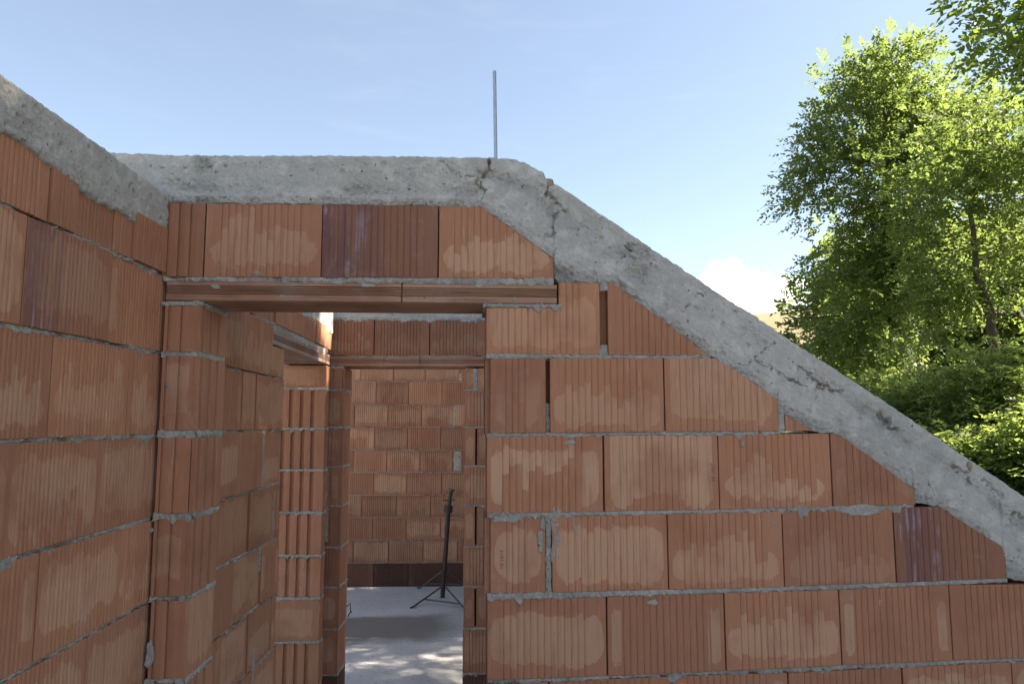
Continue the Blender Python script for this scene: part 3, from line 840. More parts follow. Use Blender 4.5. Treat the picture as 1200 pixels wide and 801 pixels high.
for i in range(-1, 9):
    top = chain(i, -H0) if i >= 0 else [(-4, ZB), (4, ZB)]
    bot = chain(i + 1, H0) if i + 1 < 9 else [(-4, 0.0), (4, 0.0)]
    if i == -1:
        js = [sx(60, 220), sx(91.5, 235), sx(134.5, 270), sx(157, 275)]
    else:
        js = sorted(sx(*q) for q in joints[i])
    ss = []
    a = js[0] if js else -0.3 - 0.18 * (i % 2)
    q = a
    while q > -3.0: q -= 0.372; ss.append(q)
    ss = sorted(ss) + (js or [a])
    right = [] if i == -1 else sorted(sx(*q) for q in pas[i])
    q = ss[-1]
    stop = right[0] - 0.2 if right else sE - 0.15
    while q + 0.372 < stop: q += 0.372; ss.append(q)
    ss += right
    if i == -1:
        while ss[-1] + 0.30 < sO + 0.1: ss.append(ss[-1] + 0.26)
        ss.append(sO + 0.12)
    else:
        ss.append(sE)
    for j, (a, b) in enumerate(zip(ss, ss[1:])):
        damp = (i == 8)
        hue = None; pur = 0.0; buf = sb; kind = None; st = 'fine' if a < 0.2 else r2.choice(['fine', 'plain', 'fine'])
        t0 = r2.uniform(-0.003, 0.003)
        if i == 0 and abs(a - js[0]) < 1e-6: pur = 0.75; buf = sg; kind = 'box'
        if i == 1 and right and abs(b - right[0]) < 1e-6: pur = 0.4
        if i == -1: kind = 'none'; hue = 0.22; t0 = r2.uniform(-0.008, 0.008)
        tp = top
        if i == 0 and abs(b - sE) < 1e-6:            # notch for the side lintel
            sn = sx(320, 404); zn = SW.sz(320, 405)[1]
            tp = [(a, interp(top, a)), (sn, interp(top, sn)), (sn + 0.0004, zn), (b, zn)]
        block(buf, SW, a + 0.003, b - 0.003, tp, bot, TS, sty=st, kind=kind, t0=t0, purple=pur, hue=hue if not damp else 0.8, tone=r2.uniform(0.95, 1.15) if not damp else 0.5, rnd=r2)
        sb.box(SW, b - 0.008, b + 0.008, 0.05, TS - 0.02, interp(bot, b), min(interp(top, b), interp(tp, b)), (0.5, 0.3, 0, 0)) if b < sE - 0.01 else None
    if i >= 0:
        e = sE
        bed(sm, SW, -1.3, e - 0.002, lambda s: near_bed(i, s) - H0, lambda s: near_bed(i, s) + H0, TS, 0.001, 1.0, step=0.0035, fill=0.05)
        bed(sm, SW, -3.2, -1.3, lambda s: near_bed(i, s) - H0, lambda s: near_bed(i, s) + H0, TS, 0.0, 0.5, step=0.03)
# pale mortar in passage joints
for (x, y0, y1, w) in ((278, 506, 578, 4.5), (308, 505, 566, 3), (318.7, 585, 635, 2), (304.5, 640, 668, 3), (297, 760, 800, 3)):
    s = sx(x, (y0 + y1) / 2); hw = abs(sx(x + w, (y0 + y1) / 2) - s) * 0.5
    bed(sm, SW, SW.sz(x, y1)[1], SW.sz(x, y0)[1], lambda q: s - hw, lambda q: s + hw, 0.04, 0.003, 0.4, swap=True, fill=3)
# far jamb of the side opening, seen end on: deep cored blocks
jp = SW.w(sO, 0, 0)
JW = Frame(SW.w(sO, TS, 0), dP, (-dP[1], dP[0]))
jz = [EYE + q for q in (0.362, 0.214, -0.026, -0.272, -0.520, -0.770, -1.015, -1.263, -1.512, -1.78)]
for i in range(9):
    zt, zb = jz[i] - 0.007, jz[i + 1] + 0.007 if i < 8 else 0.0
    pl = i in (0, 6)
    dm = i >= 8
    block(sb, JW, -0.2 - r2.uniform(0, 0.05), TS - r2.uniform(0, 0.006), [(-9, zt), (9, zt)], [(-9, zb), (9, zb)], 0.11, sty='plain' if pl else 'deep', kind='box' if pl else 'none', tone=0.5 if dm else r2.uniform(0.9, 1.02), hue=0.7 if dm else None, rnd=r2)
    if i:
        z_ = jz[i]
        bed(sm, JW, -0.2, TS, lambda s: z_ - 0.007, lambda s: z_ + 0.007, 0.1, 0.007, 1.3, fill=2)
zl0, zl1 = EYE + 0.363, EYE + 0.428
lintel(SW, sx(320, 396), sO + 0.1, zl0, zl1, TS, M['grey_lintel'], side, gro=5, t0=0.002)
bed(sm, SW, sx(320, 390), sO + 0.02, lambda s: zl1, lambda s: bz[0] - 0.004 + 0.012, TS, 0.001, 0.9, fill=0.7)
sbm = Grid()
tp_ = [(-3.2, EYE + 0.703), (-0.75, EYE + 0.704), (0, EYE + 0.697), (sO + 0.13, EYE + 0.70)]
bt_ = cvt(SW, [(0, 157), (12, 160), (30, 172), (59, 193), (60, 196), (90, 218), (92, 223), (133, 246), (140, 246), (152, 258), (190, 270)])
bt_ = [(-3.2, bt_[0][1])] + bt_ + [(0.3, EYE + 0.585), (sO + 0.13, EYE + 0.56)]
band(sbm, SW, tp_, bt_, 0.0045, 34, TS, [([(152, 218), (156, 224), (158, 232)], 0.003, 0.014)], seam=None, seed=9.0, proud=0.006, rag=0.007, roundtop=0.012, s0=-1.4, s1=sO + 0.12, rough_amt=0.5)
band(sbm, SW, tp_, bt_, 0.03, 10, TS, [], seam=None, seed=9.0, proud=0.006, rag=0.007, roundtop=0.03, s0=-3.2, s1=-1.4)
sbm.build('ring_beam', M['concrete'], side)
# grey mortar dab low at the stub corner
for (x, y, w, h) in ((175, 768, 4, 14), (197, 450, 2, 3), (178, 620, 2, 3)):
    s, z = FW.sz(x, y); smear(sm, FW, s, z, w * 0.0026, h * 0.0026, proud=0.006)
sb.build('masonry', M['clay'], side); sm.build('mortar', M['mortar'], side)
tag(sg.build('glazed_block', M['clay'], side), 'block with a purple glazed left edge')

# ============================================================== CROSS WALL
cross = empty('cross_wall', tuple(CW.w(0, 0, 0)))
tag(cross, 'clay block cross wall with inner doorway seen through the front doorway', 'wall')
cb = Buf(); cm = Grid(); r3 = random.Random(9)
def cx(x, y): return CW.sz(x, y)[0]
cL, cO0, cO1 = cx(381, 520), cx(402, 520), cx(543.6, 560)
cz = [EYE + q for q in (0.362, 0.218, -0.018, -0.262, -0.505, -0.755, -0.995, -1.245, -1.512, -1.78)]
ztop = EYE + 0.66; zA = EYE + 0.438
cR = cO1 + 1.35
# course above the lintel
js = [cL - 0.42, cx(383.5, 396), cx(438.5, 396), cx(503.5, 396), cx(570, 396)]
while js[-1] < cR - 0.4: js.append(js[-1] + 0.37)
for a, b in zip(js, js[1:]):
    block(cb, CW, a + 0.003, b - 0.003, [(-9, ztop), (9, ztop)], [(-9, zA), (9, zA)], TC, sty='small', kind=r3.choice(['bottom', 'none', 'bottom']), hue=0.35, tone=0.85, rnd=r3)
cl0, cl1 = EYE + 0.366, EYE + 0.428
lintel(CW, cL - 0.05, cx(567.5, 425), cl0, cl1, TC, M['lintel'], cross, seams=(cx(450, 424), cx(492, 424)), gro=3)
bed(cm, CW, cL - 0.05, cx(572, 420), lambda s: cl1, lambda s: zA, TC, -0.002, 0.6, fill=0.3)
RC = Frame(CW.w(cO0, 0, 0), d1, (-d1[1], d1[0]))
for i in range(9):
    zt, zb = cz[i] - 0.005, (cz[i + 1] + 0.005 if i < 8 else 0.0)
    zt = cz[i] - 0.006
    dm = i >= 8
    tn = 0.5 if dm else None; hu = 0.75 if dm else 0.12
    T_, B_ = [(-9, zt), (9, zt)], [(-9, zb), (9, zb)]
    block(cb, CW, cL - (0.35 if i % 2 else 0.17), cO0 - 0.014, T_, B_, TC, sty='small', kind=r3.choice(['ends', 'none', 'box']), tone=tn, hue=hu, rnd=r3)
    block(cb, RC, 0.0, TC, T_, B_, 0.0138, sty='small', kind='none', tone=tn, hue=hu, rnd=r3)
    # right jamb: alternately one block or two with an open joint
    if i % 2 == 0 and i < 8:
        block(cb, CW, cO1 + 0.004, cx(557, 560) - 0.002, T_, B_, TC, sty='plain', kind='box', rnd=r3, tone=tn, hue=hu)
        block(cb, CW, cx(559, 560), cx(559, 560) + 0.30, T_, B_, TC, sty='plain', kind='box', rnd=r3, tone=tn, hue=hu)
        cb.box(CW, cx(557, 560) - 0.004, cx(559, 560) + 0.004, 0.05, 0.2, zb, zt, (0.35, 0.4, 0, 0)); q = cx(559, 560) + 0.303
    else:
        block(cb, CW, cO1, cO1 + 0.365, T_, B_, TC, sty='small', kind='box', rnd=r3, tone=tn, hue=hu); q = cO1 + 0.368
    while q < cR: block(cb, CW, q, q + 0.365, T_, B_, TC, sty='small', rnd=r3, tone=tn, hue=hu); q += 0.369
    if i:
        z_ = cz[i]
        for (u0, u1) in ((cL - 0.17, cO0), (cO1, cO1 + 0.2)):
            bed(cm, CW, u0, u1, lambda s: z_ - 0.006, lambda s: z_ + 0.005, TC, 0.003, 0.9, fill=0.9, step=0.006)
        bed(cm, RC, 0.0, TC, lambda s: z_ - 0.006, lambda s: z_ + 0.005, 0.014, 0.004, 1.4, fill=2, step=0.006)
        bed(cm, CW, cO1 + 0.2, cR, lambda s: z_ - 0.006, lambda s: z_ + 0.005, TC, 0.003, 0.5, step=0.03)
for (x0, x1, y0, y1) in ((380.5, 386, 549, 634), (555, 559.5, 432, 458), (380, 384, 414, 430)):
    bed(cm, CW, CW.sz(x0, y1)[1], CW.sz(x0, y0)[1], lambda q: cx(x0, y0), lambda q: cx(x1, y0), 0.05, 0.004, 0.8, step=0.005, fill=3, swap=True)
bed(cm, CW, cx(383, 432), cx(403, 432), lambda s: cz[0] - 0.012, lambda s: cl0, 0.2, 0.004, 1.0, fill=3, step=0.005)
cbm = Grid()
band(cbm, CW, [(cL - 0.5, EYE + 0.80), (cR, EYE + 0.80)], [(cL - 0.5, ztop), (cR, ztop)], 0.009, 16, TC, [], seed=21.0, proud=0.006, rag=0.02)
cbm.build('ring_beam', M['concrete'], cross)
cb.build('masonry', M['clay'], cross); cm.build('mortar', M['mortar'], cross)

# ================================================================ END WALL
endw = empty('end_wall', tuple(EW.w(0, 0, 0)))
tag(endw, 'end wall of clay blocks at the back of the inner room, dark bottom course', 'wall')
eb = Buf(); em = Grid(); ed = Buf(); r4 = random.Random(13)
def ex(x, y): return EW.sz(x, y)[0]
ys = [420.5, 447, 474, 500, 526.8, 553, 579.6, 606, 632, 659]
rowj = [(420.5, 459, 497, 538), (439, 477.7, 517), (414, 453.5, 493, 531.5), (438, 477, 516), (413.6, 453, 492, 530.6), (438, 477, 517.6), (425, 465, 505), (438, 477, 517), (416, 457, 497, 537), (440, 480, 519)]
zs = [EW.sz(480, y)[1] for y in ys] + [0.0]
zs = [zs[0] + 0.25] + zs
for i in range(11):
    zt = zs[i] - 0.005; zb = zs[i + 1] + 0.005 if i < 10 else 0.0
    j = [ex(x, 550) for x in rowj[i - 1 if i else 1]]
    while j[0] > -4.4: j.insert(0, j[0] - 0.368)
    while j[-1] < 2.45: j.append(j[-1] + 0.368)
    j = [max(-4.4, min(2.45, q)) for q in j]; j = [j[0]] + [q for p_, q in zip(j, j[1:]) if q - p_ > 0.01]
    if len(j) > 2 and j[-1] - j[-2] < 0.06: j.pop(-2)
    dm = i == 10
    for a, b in zip(j, j[1:]):
        vis = -0.9 < (a + b) / 2 < 0.9
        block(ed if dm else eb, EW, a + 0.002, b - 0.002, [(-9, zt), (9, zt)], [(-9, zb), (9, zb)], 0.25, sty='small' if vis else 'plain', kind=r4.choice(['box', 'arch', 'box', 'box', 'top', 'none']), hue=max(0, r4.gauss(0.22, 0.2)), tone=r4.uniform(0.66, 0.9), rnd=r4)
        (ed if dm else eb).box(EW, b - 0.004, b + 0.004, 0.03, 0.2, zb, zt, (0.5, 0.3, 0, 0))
    if 0 < i:
        z_ = zs[i]
        bed(em, EW, -0.8, 0.75, lambda s: z_ - 0.005, lambda s: z_ + 0.005, 0.2, -0.006, 0.25, step=0.008, fill=0.3)
        for (u0, u1) in ((-4.4, -0.8), (0.75, 2.45)):
            bed(em, EW, u0, u1, lambda s: z_ - 0.005, lambda s: z_ + 0.005, 0.2, 0.003, 0.3, step=0.08)
for (x0, x1, y0, y1) in ((531.5, 541.5, 528.5, 551.5), (531.5, 534, 476, 499), (538.5, 541, 438, 446)):
    bed(em, EW, EW.sz(x0, y1)[1], EW.sz(x0, y0)[1], lambda q: ex(x0, y0), lambda q: ex(x1, y0), 0.05, 0.004, 0.8, step=0.006, fill=3, swap=True)
ebm = Grid()
band(ebm, EW, [(-4.4, EYE + 1.02), (2.5, EYE + 1.02)], [(-4.4, zs[0]), (2.5, zs[0])], 0.04, 8, 0.25, [], seed=41.0)
ebm.build('ring_beam', M['concrete'], endw)
eb.build('masonry', M['clay'], endw); em.build('mortar', M['mortar'], endw)
tag(ed.build('bottom_course', M['clay_damp'], endw), 'dark damp bottom course of blocks')

def partition(p, length, label, seed):
    o = empty('added_partition', (p[0], p[1], 0)); tag(o, label, 'wall')
    fr = Frame(p, d1, (-d1[1], d1[0])); b = Buf(); g = Grid(); r = random.Random(seed)
    for i in range(10):
        z0, z1 = i * 0.25 + 0.005, i * 0.25 + 0.245
        q = -0.18 * (i % 2)
        while q < length:
            s0, s1 = max(q, 0), min(q + 0.365, length)
            if s1 - s0 > 0.05: block(b, fr, s0, s1, [(-9, z1), (9, z1)], [(-9, z0), (9, z0)], 0.2, sty='plain', rnd=r)
            q += 0.37
        bed(g, fr, 0.01, length - 0.01, lambda s: z1, lambda s: z1 + 0.01, 0.19, 0.0, 0.4, step=0.05)
    b.build('masonry', M['clay'], o); g.build('mortar', M['mortar'], o)
partition((1.15, 6.35), 1.75, 'short unseen clay block partition added to shade the inner room', 71)  # added wall, hidden from view, keeps sky light and sun off the inner room

# =================================================================== FLOOR
def floor_mat():
    m, nt, bs, _ = new_mat('slab_concrete'); T = NT(nt)
    P = T.pos()
    c = T.mix(T.step(T.noise(P, 1.3, 5, 0.6), 0.3, 0.7), (0.50, 0.49, 0.475), (0.41, 0.40, 0.385))
    # soft-edged darker brown patch on the slab between the two rooms
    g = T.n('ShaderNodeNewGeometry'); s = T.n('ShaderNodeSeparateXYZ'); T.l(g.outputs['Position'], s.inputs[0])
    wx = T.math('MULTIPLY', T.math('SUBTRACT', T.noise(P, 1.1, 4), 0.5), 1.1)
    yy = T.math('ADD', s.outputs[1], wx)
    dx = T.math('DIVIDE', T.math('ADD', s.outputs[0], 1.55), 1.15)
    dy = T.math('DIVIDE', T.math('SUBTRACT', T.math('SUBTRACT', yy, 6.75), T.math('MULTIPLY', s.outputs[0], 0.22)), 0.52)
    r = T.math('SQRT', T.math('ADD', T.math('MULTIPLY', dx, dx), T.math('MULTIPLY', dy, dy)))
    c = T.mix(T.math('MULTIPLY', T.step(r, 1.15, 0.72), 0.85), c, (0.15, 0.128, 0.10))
    c = T.mix(T.math('MULTIPLY', T.step(T.noise(P, 38, 3), 0.60, 0.68), 0.75), c, (0.13, 0.12, 0.11))
    c = T.mix(T.math('MULTIPLY', T.step(T.noise(P, 16, 4), 0.62, 0.7), 0.3), c, (0.24, 0.22, 0.20))
    T.l(c, bs.inputs['Base Color']); bs.inputs['Roughness'].default_value = 0.85
    T.bump(T.noise(P, 60, 5), 0.4, 0.004, bs)
    return m
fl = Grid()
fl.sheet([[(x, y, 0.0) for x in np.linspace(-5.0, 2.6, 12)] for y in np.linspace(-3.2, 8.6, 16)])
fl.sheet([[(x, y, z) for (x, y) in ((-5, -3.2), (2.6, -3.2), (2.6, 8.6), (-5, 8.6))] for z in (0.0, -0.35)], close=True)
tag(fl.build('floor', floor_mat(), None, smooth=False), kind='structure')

# ============================================================= PROP, WIRE
pr = empty('steel_prop', tuple(on_floor(519, 700)))
tag(pr, 'dark adjustable steel prop leaning on a low four legged stand', 'steel prop')
Yp = on_floor(519, 700)[1]
def tub(name, pts, r, mat, n=10, parent=None):
    g = Grid(); g.tube([tuple(p) for p in pts], r, n); return g.build(name, mat, parent)
base = at_depth(518.5, 699.5, Yp); mid = at_depth(525.6, 596, Yp + 0.03); tp2 = at_depth(529, 573, Yp + 0.04)
tub('outer_tube', [base, mid], 0.023, M['dark_steel'], 14, pr)
tub('inner_tube', [mid, tp2], 0.018, M['dark_steel'], 12, pr)
tub('collar', [at_depth(525.0, 600, Yp + 0.03), at_depth(525.8, 592, Yp + 0.03)], 0.042, M['dark_steel'], 14, pr)
tub('handle', [at_depth(519.5, 586, Yp + 0.03), at_depth(533, 585.5, Yp + 0.03)], 0.006, M['dark_steel'], 8, pr)
tub('top_plate', [at_depth(528.6, 574.5, Yp + 0.04), at_depth(528.9, 572.5, Yp + 0.04)], 0.035, M['grey_steel'], 12, pr)
la, lb = at_depth(517.5, 687, Yp - 0.03), at_depth(522, 687, Yp - 0.03)
lc, ld = at_depth(521, 667, Yp + 0.03), at_depth(526, 667, Yp + 0.03)
feet = [on_floor(484, 712), on_floor(547, 717), on_floor(491.5, 690), on_floor(548, 690)]
for a_, f_, r_ in ((la, feet[0], 0.009), (lb, feet[1], 0.009), (lc, feet[2], 0.009), (ld, feet[3], 0.009)):
    f_ = np.array(f_) + np.array([0, 0, 0.012])
    out = (f_ - a_); out[2] = 0; out /= np.linalg.norm(out)
    tub('leg', [a_, f_, f_ + out * 0.04], r_, M['grey_steel'], 8, pr)
def lerp(a, b, k): return np.array(a) * (1 - k) + np.array(b) * k
tub('brace', [lerp(la, feet[0], 0.6), lerp(lb, feet[1], 0.68)], 0.008, M['grey_steel'], 8, pr)
tub('brace', [lerp(lc, feet[2], 0.7), lerp(ld, feet[3], 0.75)], 0.008, M['grey_steel'], 8, pr)
wf = on_floor(407, 722); Yw = wf[1]
g = Grid()
g.tube([at_depth(403, 713, Yw), at_depth(410.6, 706.5, Yw - 0.01), at_depth(410.8, 716, Yw - 0.02), at_depth(407.5, 722, Yw)], 0.005, 8)
g.tube([at_depth(410.8, 716, Yw - 0.02), at_depth(412, 717, Yw - 0.1)], 0.005, 8)
tag(g.build('bent_wire', M['dark_steel'], None), 'short bent wire offcut by the foot of the inner left jamb', 'wire')

# ================================================================ TERRAIN
def ground_h(x, y):
    h = -0.35
    d = max(0.0, x - 2.6 - 0.10 * max(0, y - 4))
    h += min(2.4, 0.42 * d) if y < 30 else min(2.4, 0.42 * d)
    h += 0.12 * FB(x * 0.25, y * 0.25, 2.0, 3) * min(1, d)
    return h
def ground_mat():
    m, nt, bs, _ = new_mat('grassy_soil'); T = NT(nt); P = T.pos()
    c = T.mix(T.step(T.noise(P, 0.8, 5, 0.6), 0.35, 0.65), (0.045, 0.06, 0.02), (0.12, 0.10, 0.06))
    c = T.mix(T.step(T.noise(P, 8, 4), 0.5, 0.7), c, (0.035, 0.05, 0.015))
    g = T.n('ShaderNodeNewGeometry'); sp = T.n('ShaderNodeSeparateXYZ'); T.l(g.outputs['Position'], sp.inputs[0])
    bounce_yard = T.math('MULTIPLY', T.step(T.math('ADD', sp.outputs[0], T.noise(P, 0.5, 3)), 4.2, 3.2), T.math('MULTIPLY', T.step(sp.outputs[1], 10.5, 9.0), T.step(sp.outputs[1], -45.0, -30.0)))  # unseen pale ground added as a reflector, bounces sunlight onto the walls
    bounce_grv = T.mix(T.step(T.noise(P, 30, 4, 0.7), 0.3, 0.7), (0.50, 0.47, 0.42), (0.64, 0.61, 0.56))
    c = T.mix(bounce_yard, c, bounce_grv)
    T.l(c, bs.inputs['Base Color']); bs.inputs['Roughness'].default_value = 0.95
    T.bump(T.noise(P, 12, 5), 0.6, 0.05, bs); return m
gr = Grid()
gx = [-2000, -400, -120, -50, -25] + list(np.linspace(-15, 30, 61)) + [40, 60, 120, 400, 2000]
gy = [-2000, -400, -120, -50, -25] + list(np.linspace(-12, 35, 48)) + [50, 80, 130, 400, 2000]
gr.sheet([[(x, y, ground_h(x, y) if abs(x) < 45 and abs(y) < 45 else (-0.35 if x < 10 else 2.0)) for x in gx] for y in gy])
tag(gr.build('ground', ground_mat(), None), kind='structure')

def hill_mat():
    m, nt, bs, _ = new_mat('dry_grass'); T = NT(nt); P = T.pos()
    c = T.mix(T.step(T.noise(P, 0.045, 5, 0.6), 0.35, 0.62), (0.225, 0.175, 0.105), (0.185, 0.16, 0.085))
    c = T.mix(T.step(T.noise(P, 0.5, 5, 0.7), 0.52, 0.7), c, (0.17, 0.17, 0.07))
    T.l(c, bs.inputs['Base Color']); bs.inputs['Roughness'].default_value = 1.0
    T.bump(T.noise(P, 1.5, 5), 0.5, 0.3, bs); return m
hl = Grid(); rowsH = []
for k in range(40):
    rr = 120 + k * 9.0; row = []
    for j in range(70):
        az = math.radians(-40 + j * 2.0)
        e = min(1.0, (rr - 120) / 150.0); e = e * e * (3 - 2 * e)
        top = 38.0 + 1.8 * FB(az * 3.0, 0.5, 3.3, 3) + 6.0 * max(0.0, az - 0.38)
        z = -1 + (top + 1) * e - max(0, rr - 300) * 0.12 + 0.8 * FB(rr * 0.03, az * 6, 1.0, 3) * e
        row.append((rr * math.sin(az), rr * math.cos(az), z))
    rowsH.append(row)
hl.sheet(rowsH)
tag(hl.build('hill', hill_mat(), None), kind='structure')

# ============================================================ VEGETATION
def leaf_mesh(name, mat, parent, base, dirs, nleaf, length, width, spread, seed, droop=0.25, pair=True, scat=0.0):
    """sprays of leaflets: base (n,3) spray roots, dirs (n,3) rachis directions"""
    rs = np.random.RandomState(seed)
    n = len(base)
    d = dirs / np.linalg.norm(dirs, axis=1, keepdims=True)
    up = np.tile([0, 0, 1.0], (n, 1)) + rs.normal(0, 0.35, (n, 3))
    side = np.cross(d, up); side /= np.linalg.norm(side, axis=1, keepdims=True) + 1e-9
    nor = np.cross(side, d)
    V = []; A = []
    tone = rs.uniform(0, 1, n)
    L = length * rs.uniform(0.7, 1.25, n)
    for k in range(nleaf):
        f = (k // 2 + 1) / (nleaf / 2 + 0.5) if pair else rs.uniform(0.1, 1.0, n)
        sg = 1 if k % 2 else -1
        last = (k == nleaf - 1)
        f_ = np.full(n, f) if np.isscalar(f) else f
        sc = rs.uniform(0.75, 1.2, n)
        root = base + d * (L * f_)[:, None] - np.array([0, 0, 1.0]) * (droop * L * f_ ** 2)[:, None]
        if scat: root = root + rs.normal(0, scat, (n, 3))
        ang = rs.normal(1.05, 0.25, n) if not last else rs.normal(0, 0.2, n)
        ld = d * np.cos(ang)[:, None] + side * (sg * np.sin(ang))[:, None] + nor * rs.normal(0, 0.28, n)[:, None] - np.array([0, 0, 0.18])
        ld /= np.linalg.norm(ld, axis=1, keepdims=True)
        ln = nor + rs.normal(0, 0.35, (n, 3))
        lw = np.cross(ln, ld); lw /= np.linalg.norm(lw, axis=1, keepdims=True) + 1e-9
        S = (spread * sc)[:, None]; Wd = (width * sc)[:, None]
        p0_ = root; p2 = root + ld * S; m_ = root + ld * S * 0.45
        V.append(np.stack([p0_, m_ + lw * Wd, p2, m_ - lw * Wd], axis=1))
        A.append(np.repeat((tone * 0.6 + rs.uniform(0, 0.4, n))[:, None], 4, axis=1))
    V = np.concatenate(V).reshape(-1, 3); A = np.concatenate(A).reshape(-1)
    nf = len(V) // 4
    me = bpy.data.meshes.new(name)
    me.vertices.add(len(V)); me.vertices.foreach_set('co', V.astype('f').ravel())
    me.loops.add(nf * 4); me.loops.foreach_set('vertex_index', np.arange(nf * 4, dtype='i'))
    me.polygons.add(nf); me.polygons.foreach_set('loop_start', np.arange(nf, dtype='i') * 4)
    try: me.polygons.foreach_set('loop_total', np.full(nf, 4, dtype='i'))
    except Exception: pass
    at = me.attributes.new('rough', 'FLOAT', 'POINT'); at.data.foreach_set('value', A.astype('f'))
    me.update(calc_edges=True)
    return link(name, me, mat, parent)

def limb(g, a, b, r0, r1, rs, n=7, wig=0.06, sag=0.0):
    a = np.array(a, float); b = np.array(b, float); L = np.linalg.norm(b - a)
    off = rs.normal(0, wig * L, (2, 3))
    pts = []
    for k in range(n + 1):
        f = k / n
        p = a * (1 - f) + b * f + off[0] * math.sin(math.pi * f) + off[1] * math.sin(2 * math.pi * f) * 0.4 + np.array([0, 0, sag * L * math.sin(math.pi * f)])
        pts.append(p)
    rad = [r0 + (r1 - r0) * (k / n) for k in range(n + 1)]
    g.tube([tuple(p) for p in pts], rad, 7, cap=False)
    return pts

def pr_(q):
    d = q - np.array([0, 0, EYE]); zc = d[1] * CT + d[2] * ST
    return 600 + F * d[0] / zc, 400.5 - F * (d[2] * CT - d[1] * ST) / zc

def inview(q):
    x, y = pr_(q)
    return q[1] > 1 and -20 < x < 1220 and -20 < y < 820

def tree(name, label, cat, trunk, trad, blobs, nclus, nspray, leafargs, mat, seed, group=None, csize=0.42, filt=None, shell=0.55, thin=1.0):
    """trunk: polyline; blobs: (centre, radii) ellipsoids of the crown"""
    rs = np.random.RandomState(seed)
    o = empty(name, tuple(trunk[0])); tag(o, label, cat, group)
    g = Grid()
    tr = [np.array(p, float) for p in trunk]
    fine = []
    for a, b in zip(tr, tr[1:]):
        for k in range(4): fine.append(a * (1 - k / 4) + b * k / 4)
    fine.append(tr[-1])
    fine = [p + rs.normal(0, trad * 0.12, 3) * (1 if 0 < i < len(fine) - 1 else 0) for i, p in enumerate(fine)]
    rad = [trad * (1 - 0.75 * i / (len(fine) - 1)) for i in range(len(fine))]
    g.tube([tuple(p) for p in fine], rad, 9, cap=True)
    vol = np.array([b[1][0] * b[1][1] * b[1][2] for b in blobs]) ** 0.75; vol /= vol.sum()
    cl = []
    tries = 0
    while len(cl) < nclus and tries < nclus * 40:
        tries += 1
        bi = rs.choice(len(blobs), p=vol); c, r = blobs[bi]
        d = rs.normal(0, 1, 3); d /= np.linalg.norm(d)
        q = np.array(c) + d * np.array(r) * (rs.uniform(shell ** 3, 1) ** (1 / 3.0))
        if filt is not None and not filt(q): continue
        cl.append(q)
    cl = np.array(cl)
    nodes = [(p, rad[i]) for i, p in enumerate(fine) if i > len(fine) * 0.3]
    order = np.argsort([np.min([np.linalg.norm(c - p) for p, _ in nodes]) for c in cl])
    for oi in order:
        c = cl[oi]
        best = min(nodes, key=lambda q: np.linalg.norm(c - q[0]) + (0.8 * max(0, q[0][2] - c[2] + 0.1)))
        L = np.linalg.norm(c - best[0])
        r0 = min(best[1] * 0.8, 0.014 + 0.022 * L)
        pts = limb(g, best[0], c, r0, 0.004, rs, 6, 0.07, 0.05)
        for k in (2, 4, 6): nodes.append((pts[k], r0 * (1 - k / 7.5)))
    g.build('trunk', M['bark'], o)
    per = nspray // len(cl)
    B = []; D = []
    for c in cl:
        k = int(per * rs.uniform(0.5, 1.5)); sz = csize * rs.uniform(0.7, 1.3)
        u = rs.normal(0, 1, (k, 3)) * np.array([1, 1, 0.62]) * sz * 0.55
        ul = np.linalg.norm(u, axis=1, keepdims=True); u = u * np.minimum(1.0, sz * 1.0 / (ul + 1e-6))
        B.append(c + u)
        bc = np.mean([b[0] for b in blobs], axis=0)
        outw = (c - bc); outw = outw / (np.linalg.norm(outw) + 1e-6)
        D.append(u / (sz + 1e-6) + outw * 0.5 + rs.normal(0, 0.45, (k, 3)) + np.array([0, 0, 0.1]))
    B = np.concatenate(B); D = np.concatenate(D)
    if filt is not None:
        ok = np.array([filt(b) and (thin >= 1 or rs.uniform() < thin or not inview(b)) for b in B]); B = B[ok]; D = D[ok]
    leaf_mesh('crown', mat, o, B, D, seed=seed + 1, **leafargs)
    return o

LM = {'ash': leaf_mat('ash_leaf', (0.072, 0.118, 0.038), (0.12, 0.148, 0.046), (0.19, 0.26, 0.065)),
      'dark': leaf_mat('dark_leaf', (0.042, 0.08, 0.022), (0.07, 0.11, 0.03), (0.19, 0.27, 0.045)),
      'bush': leaf_mat('robinia_leaf', (0.072, 0.12, 0.042), (0.11, 0.15, 0.05), (0.28, 0.36, 0.09)),
      'far': leaf_mat('far_leaf', (0.065, 0.108, 0.034), (0.105, 0.138, 0.042), (0.20, 0.26, 0.06))}
def W3(px, py, Y): return at_depth(px, py, Y)
Y1 = 13.0; k1 = Y1 / F
def blob(px, py, Y, rx, ry, rd=None):
    return (W3(px, py, Y), (rx * Y / F, (rd if rd else rx) * Y / F, ry * Y / F))
tree('ash_tree', 'tall light green tree with airy crown left of the thicket', 'tree',
     [W3(1054, 600, Y1), W3(1052, 450, Y1), W3(1048, 340, Y1), W3(1040, 280, Y1), W3(1043, 170, Y1), W3(1030, 90, Y1)], 0.15,
     [blob(1045, 130, Y1, 90, 60), blob(1112, 118, Y1, 62, 52), blob(1000, 225, Y1, 66, 72), blob(1090, 160, Y1, 66, 78), blob(1012, 330, Y1, 62, 66), blob(1070, 300, Y1, 60, 70), blob(1015, 410, Y1, 48, 45), blob(980, 170, Y1, 30, 50)],
     170, 7400, dict(nleaf=9, length=0.26, width=0.023, spread=0.086), LM['ash'], 21, csize=0.50)
Y2 = 10.0
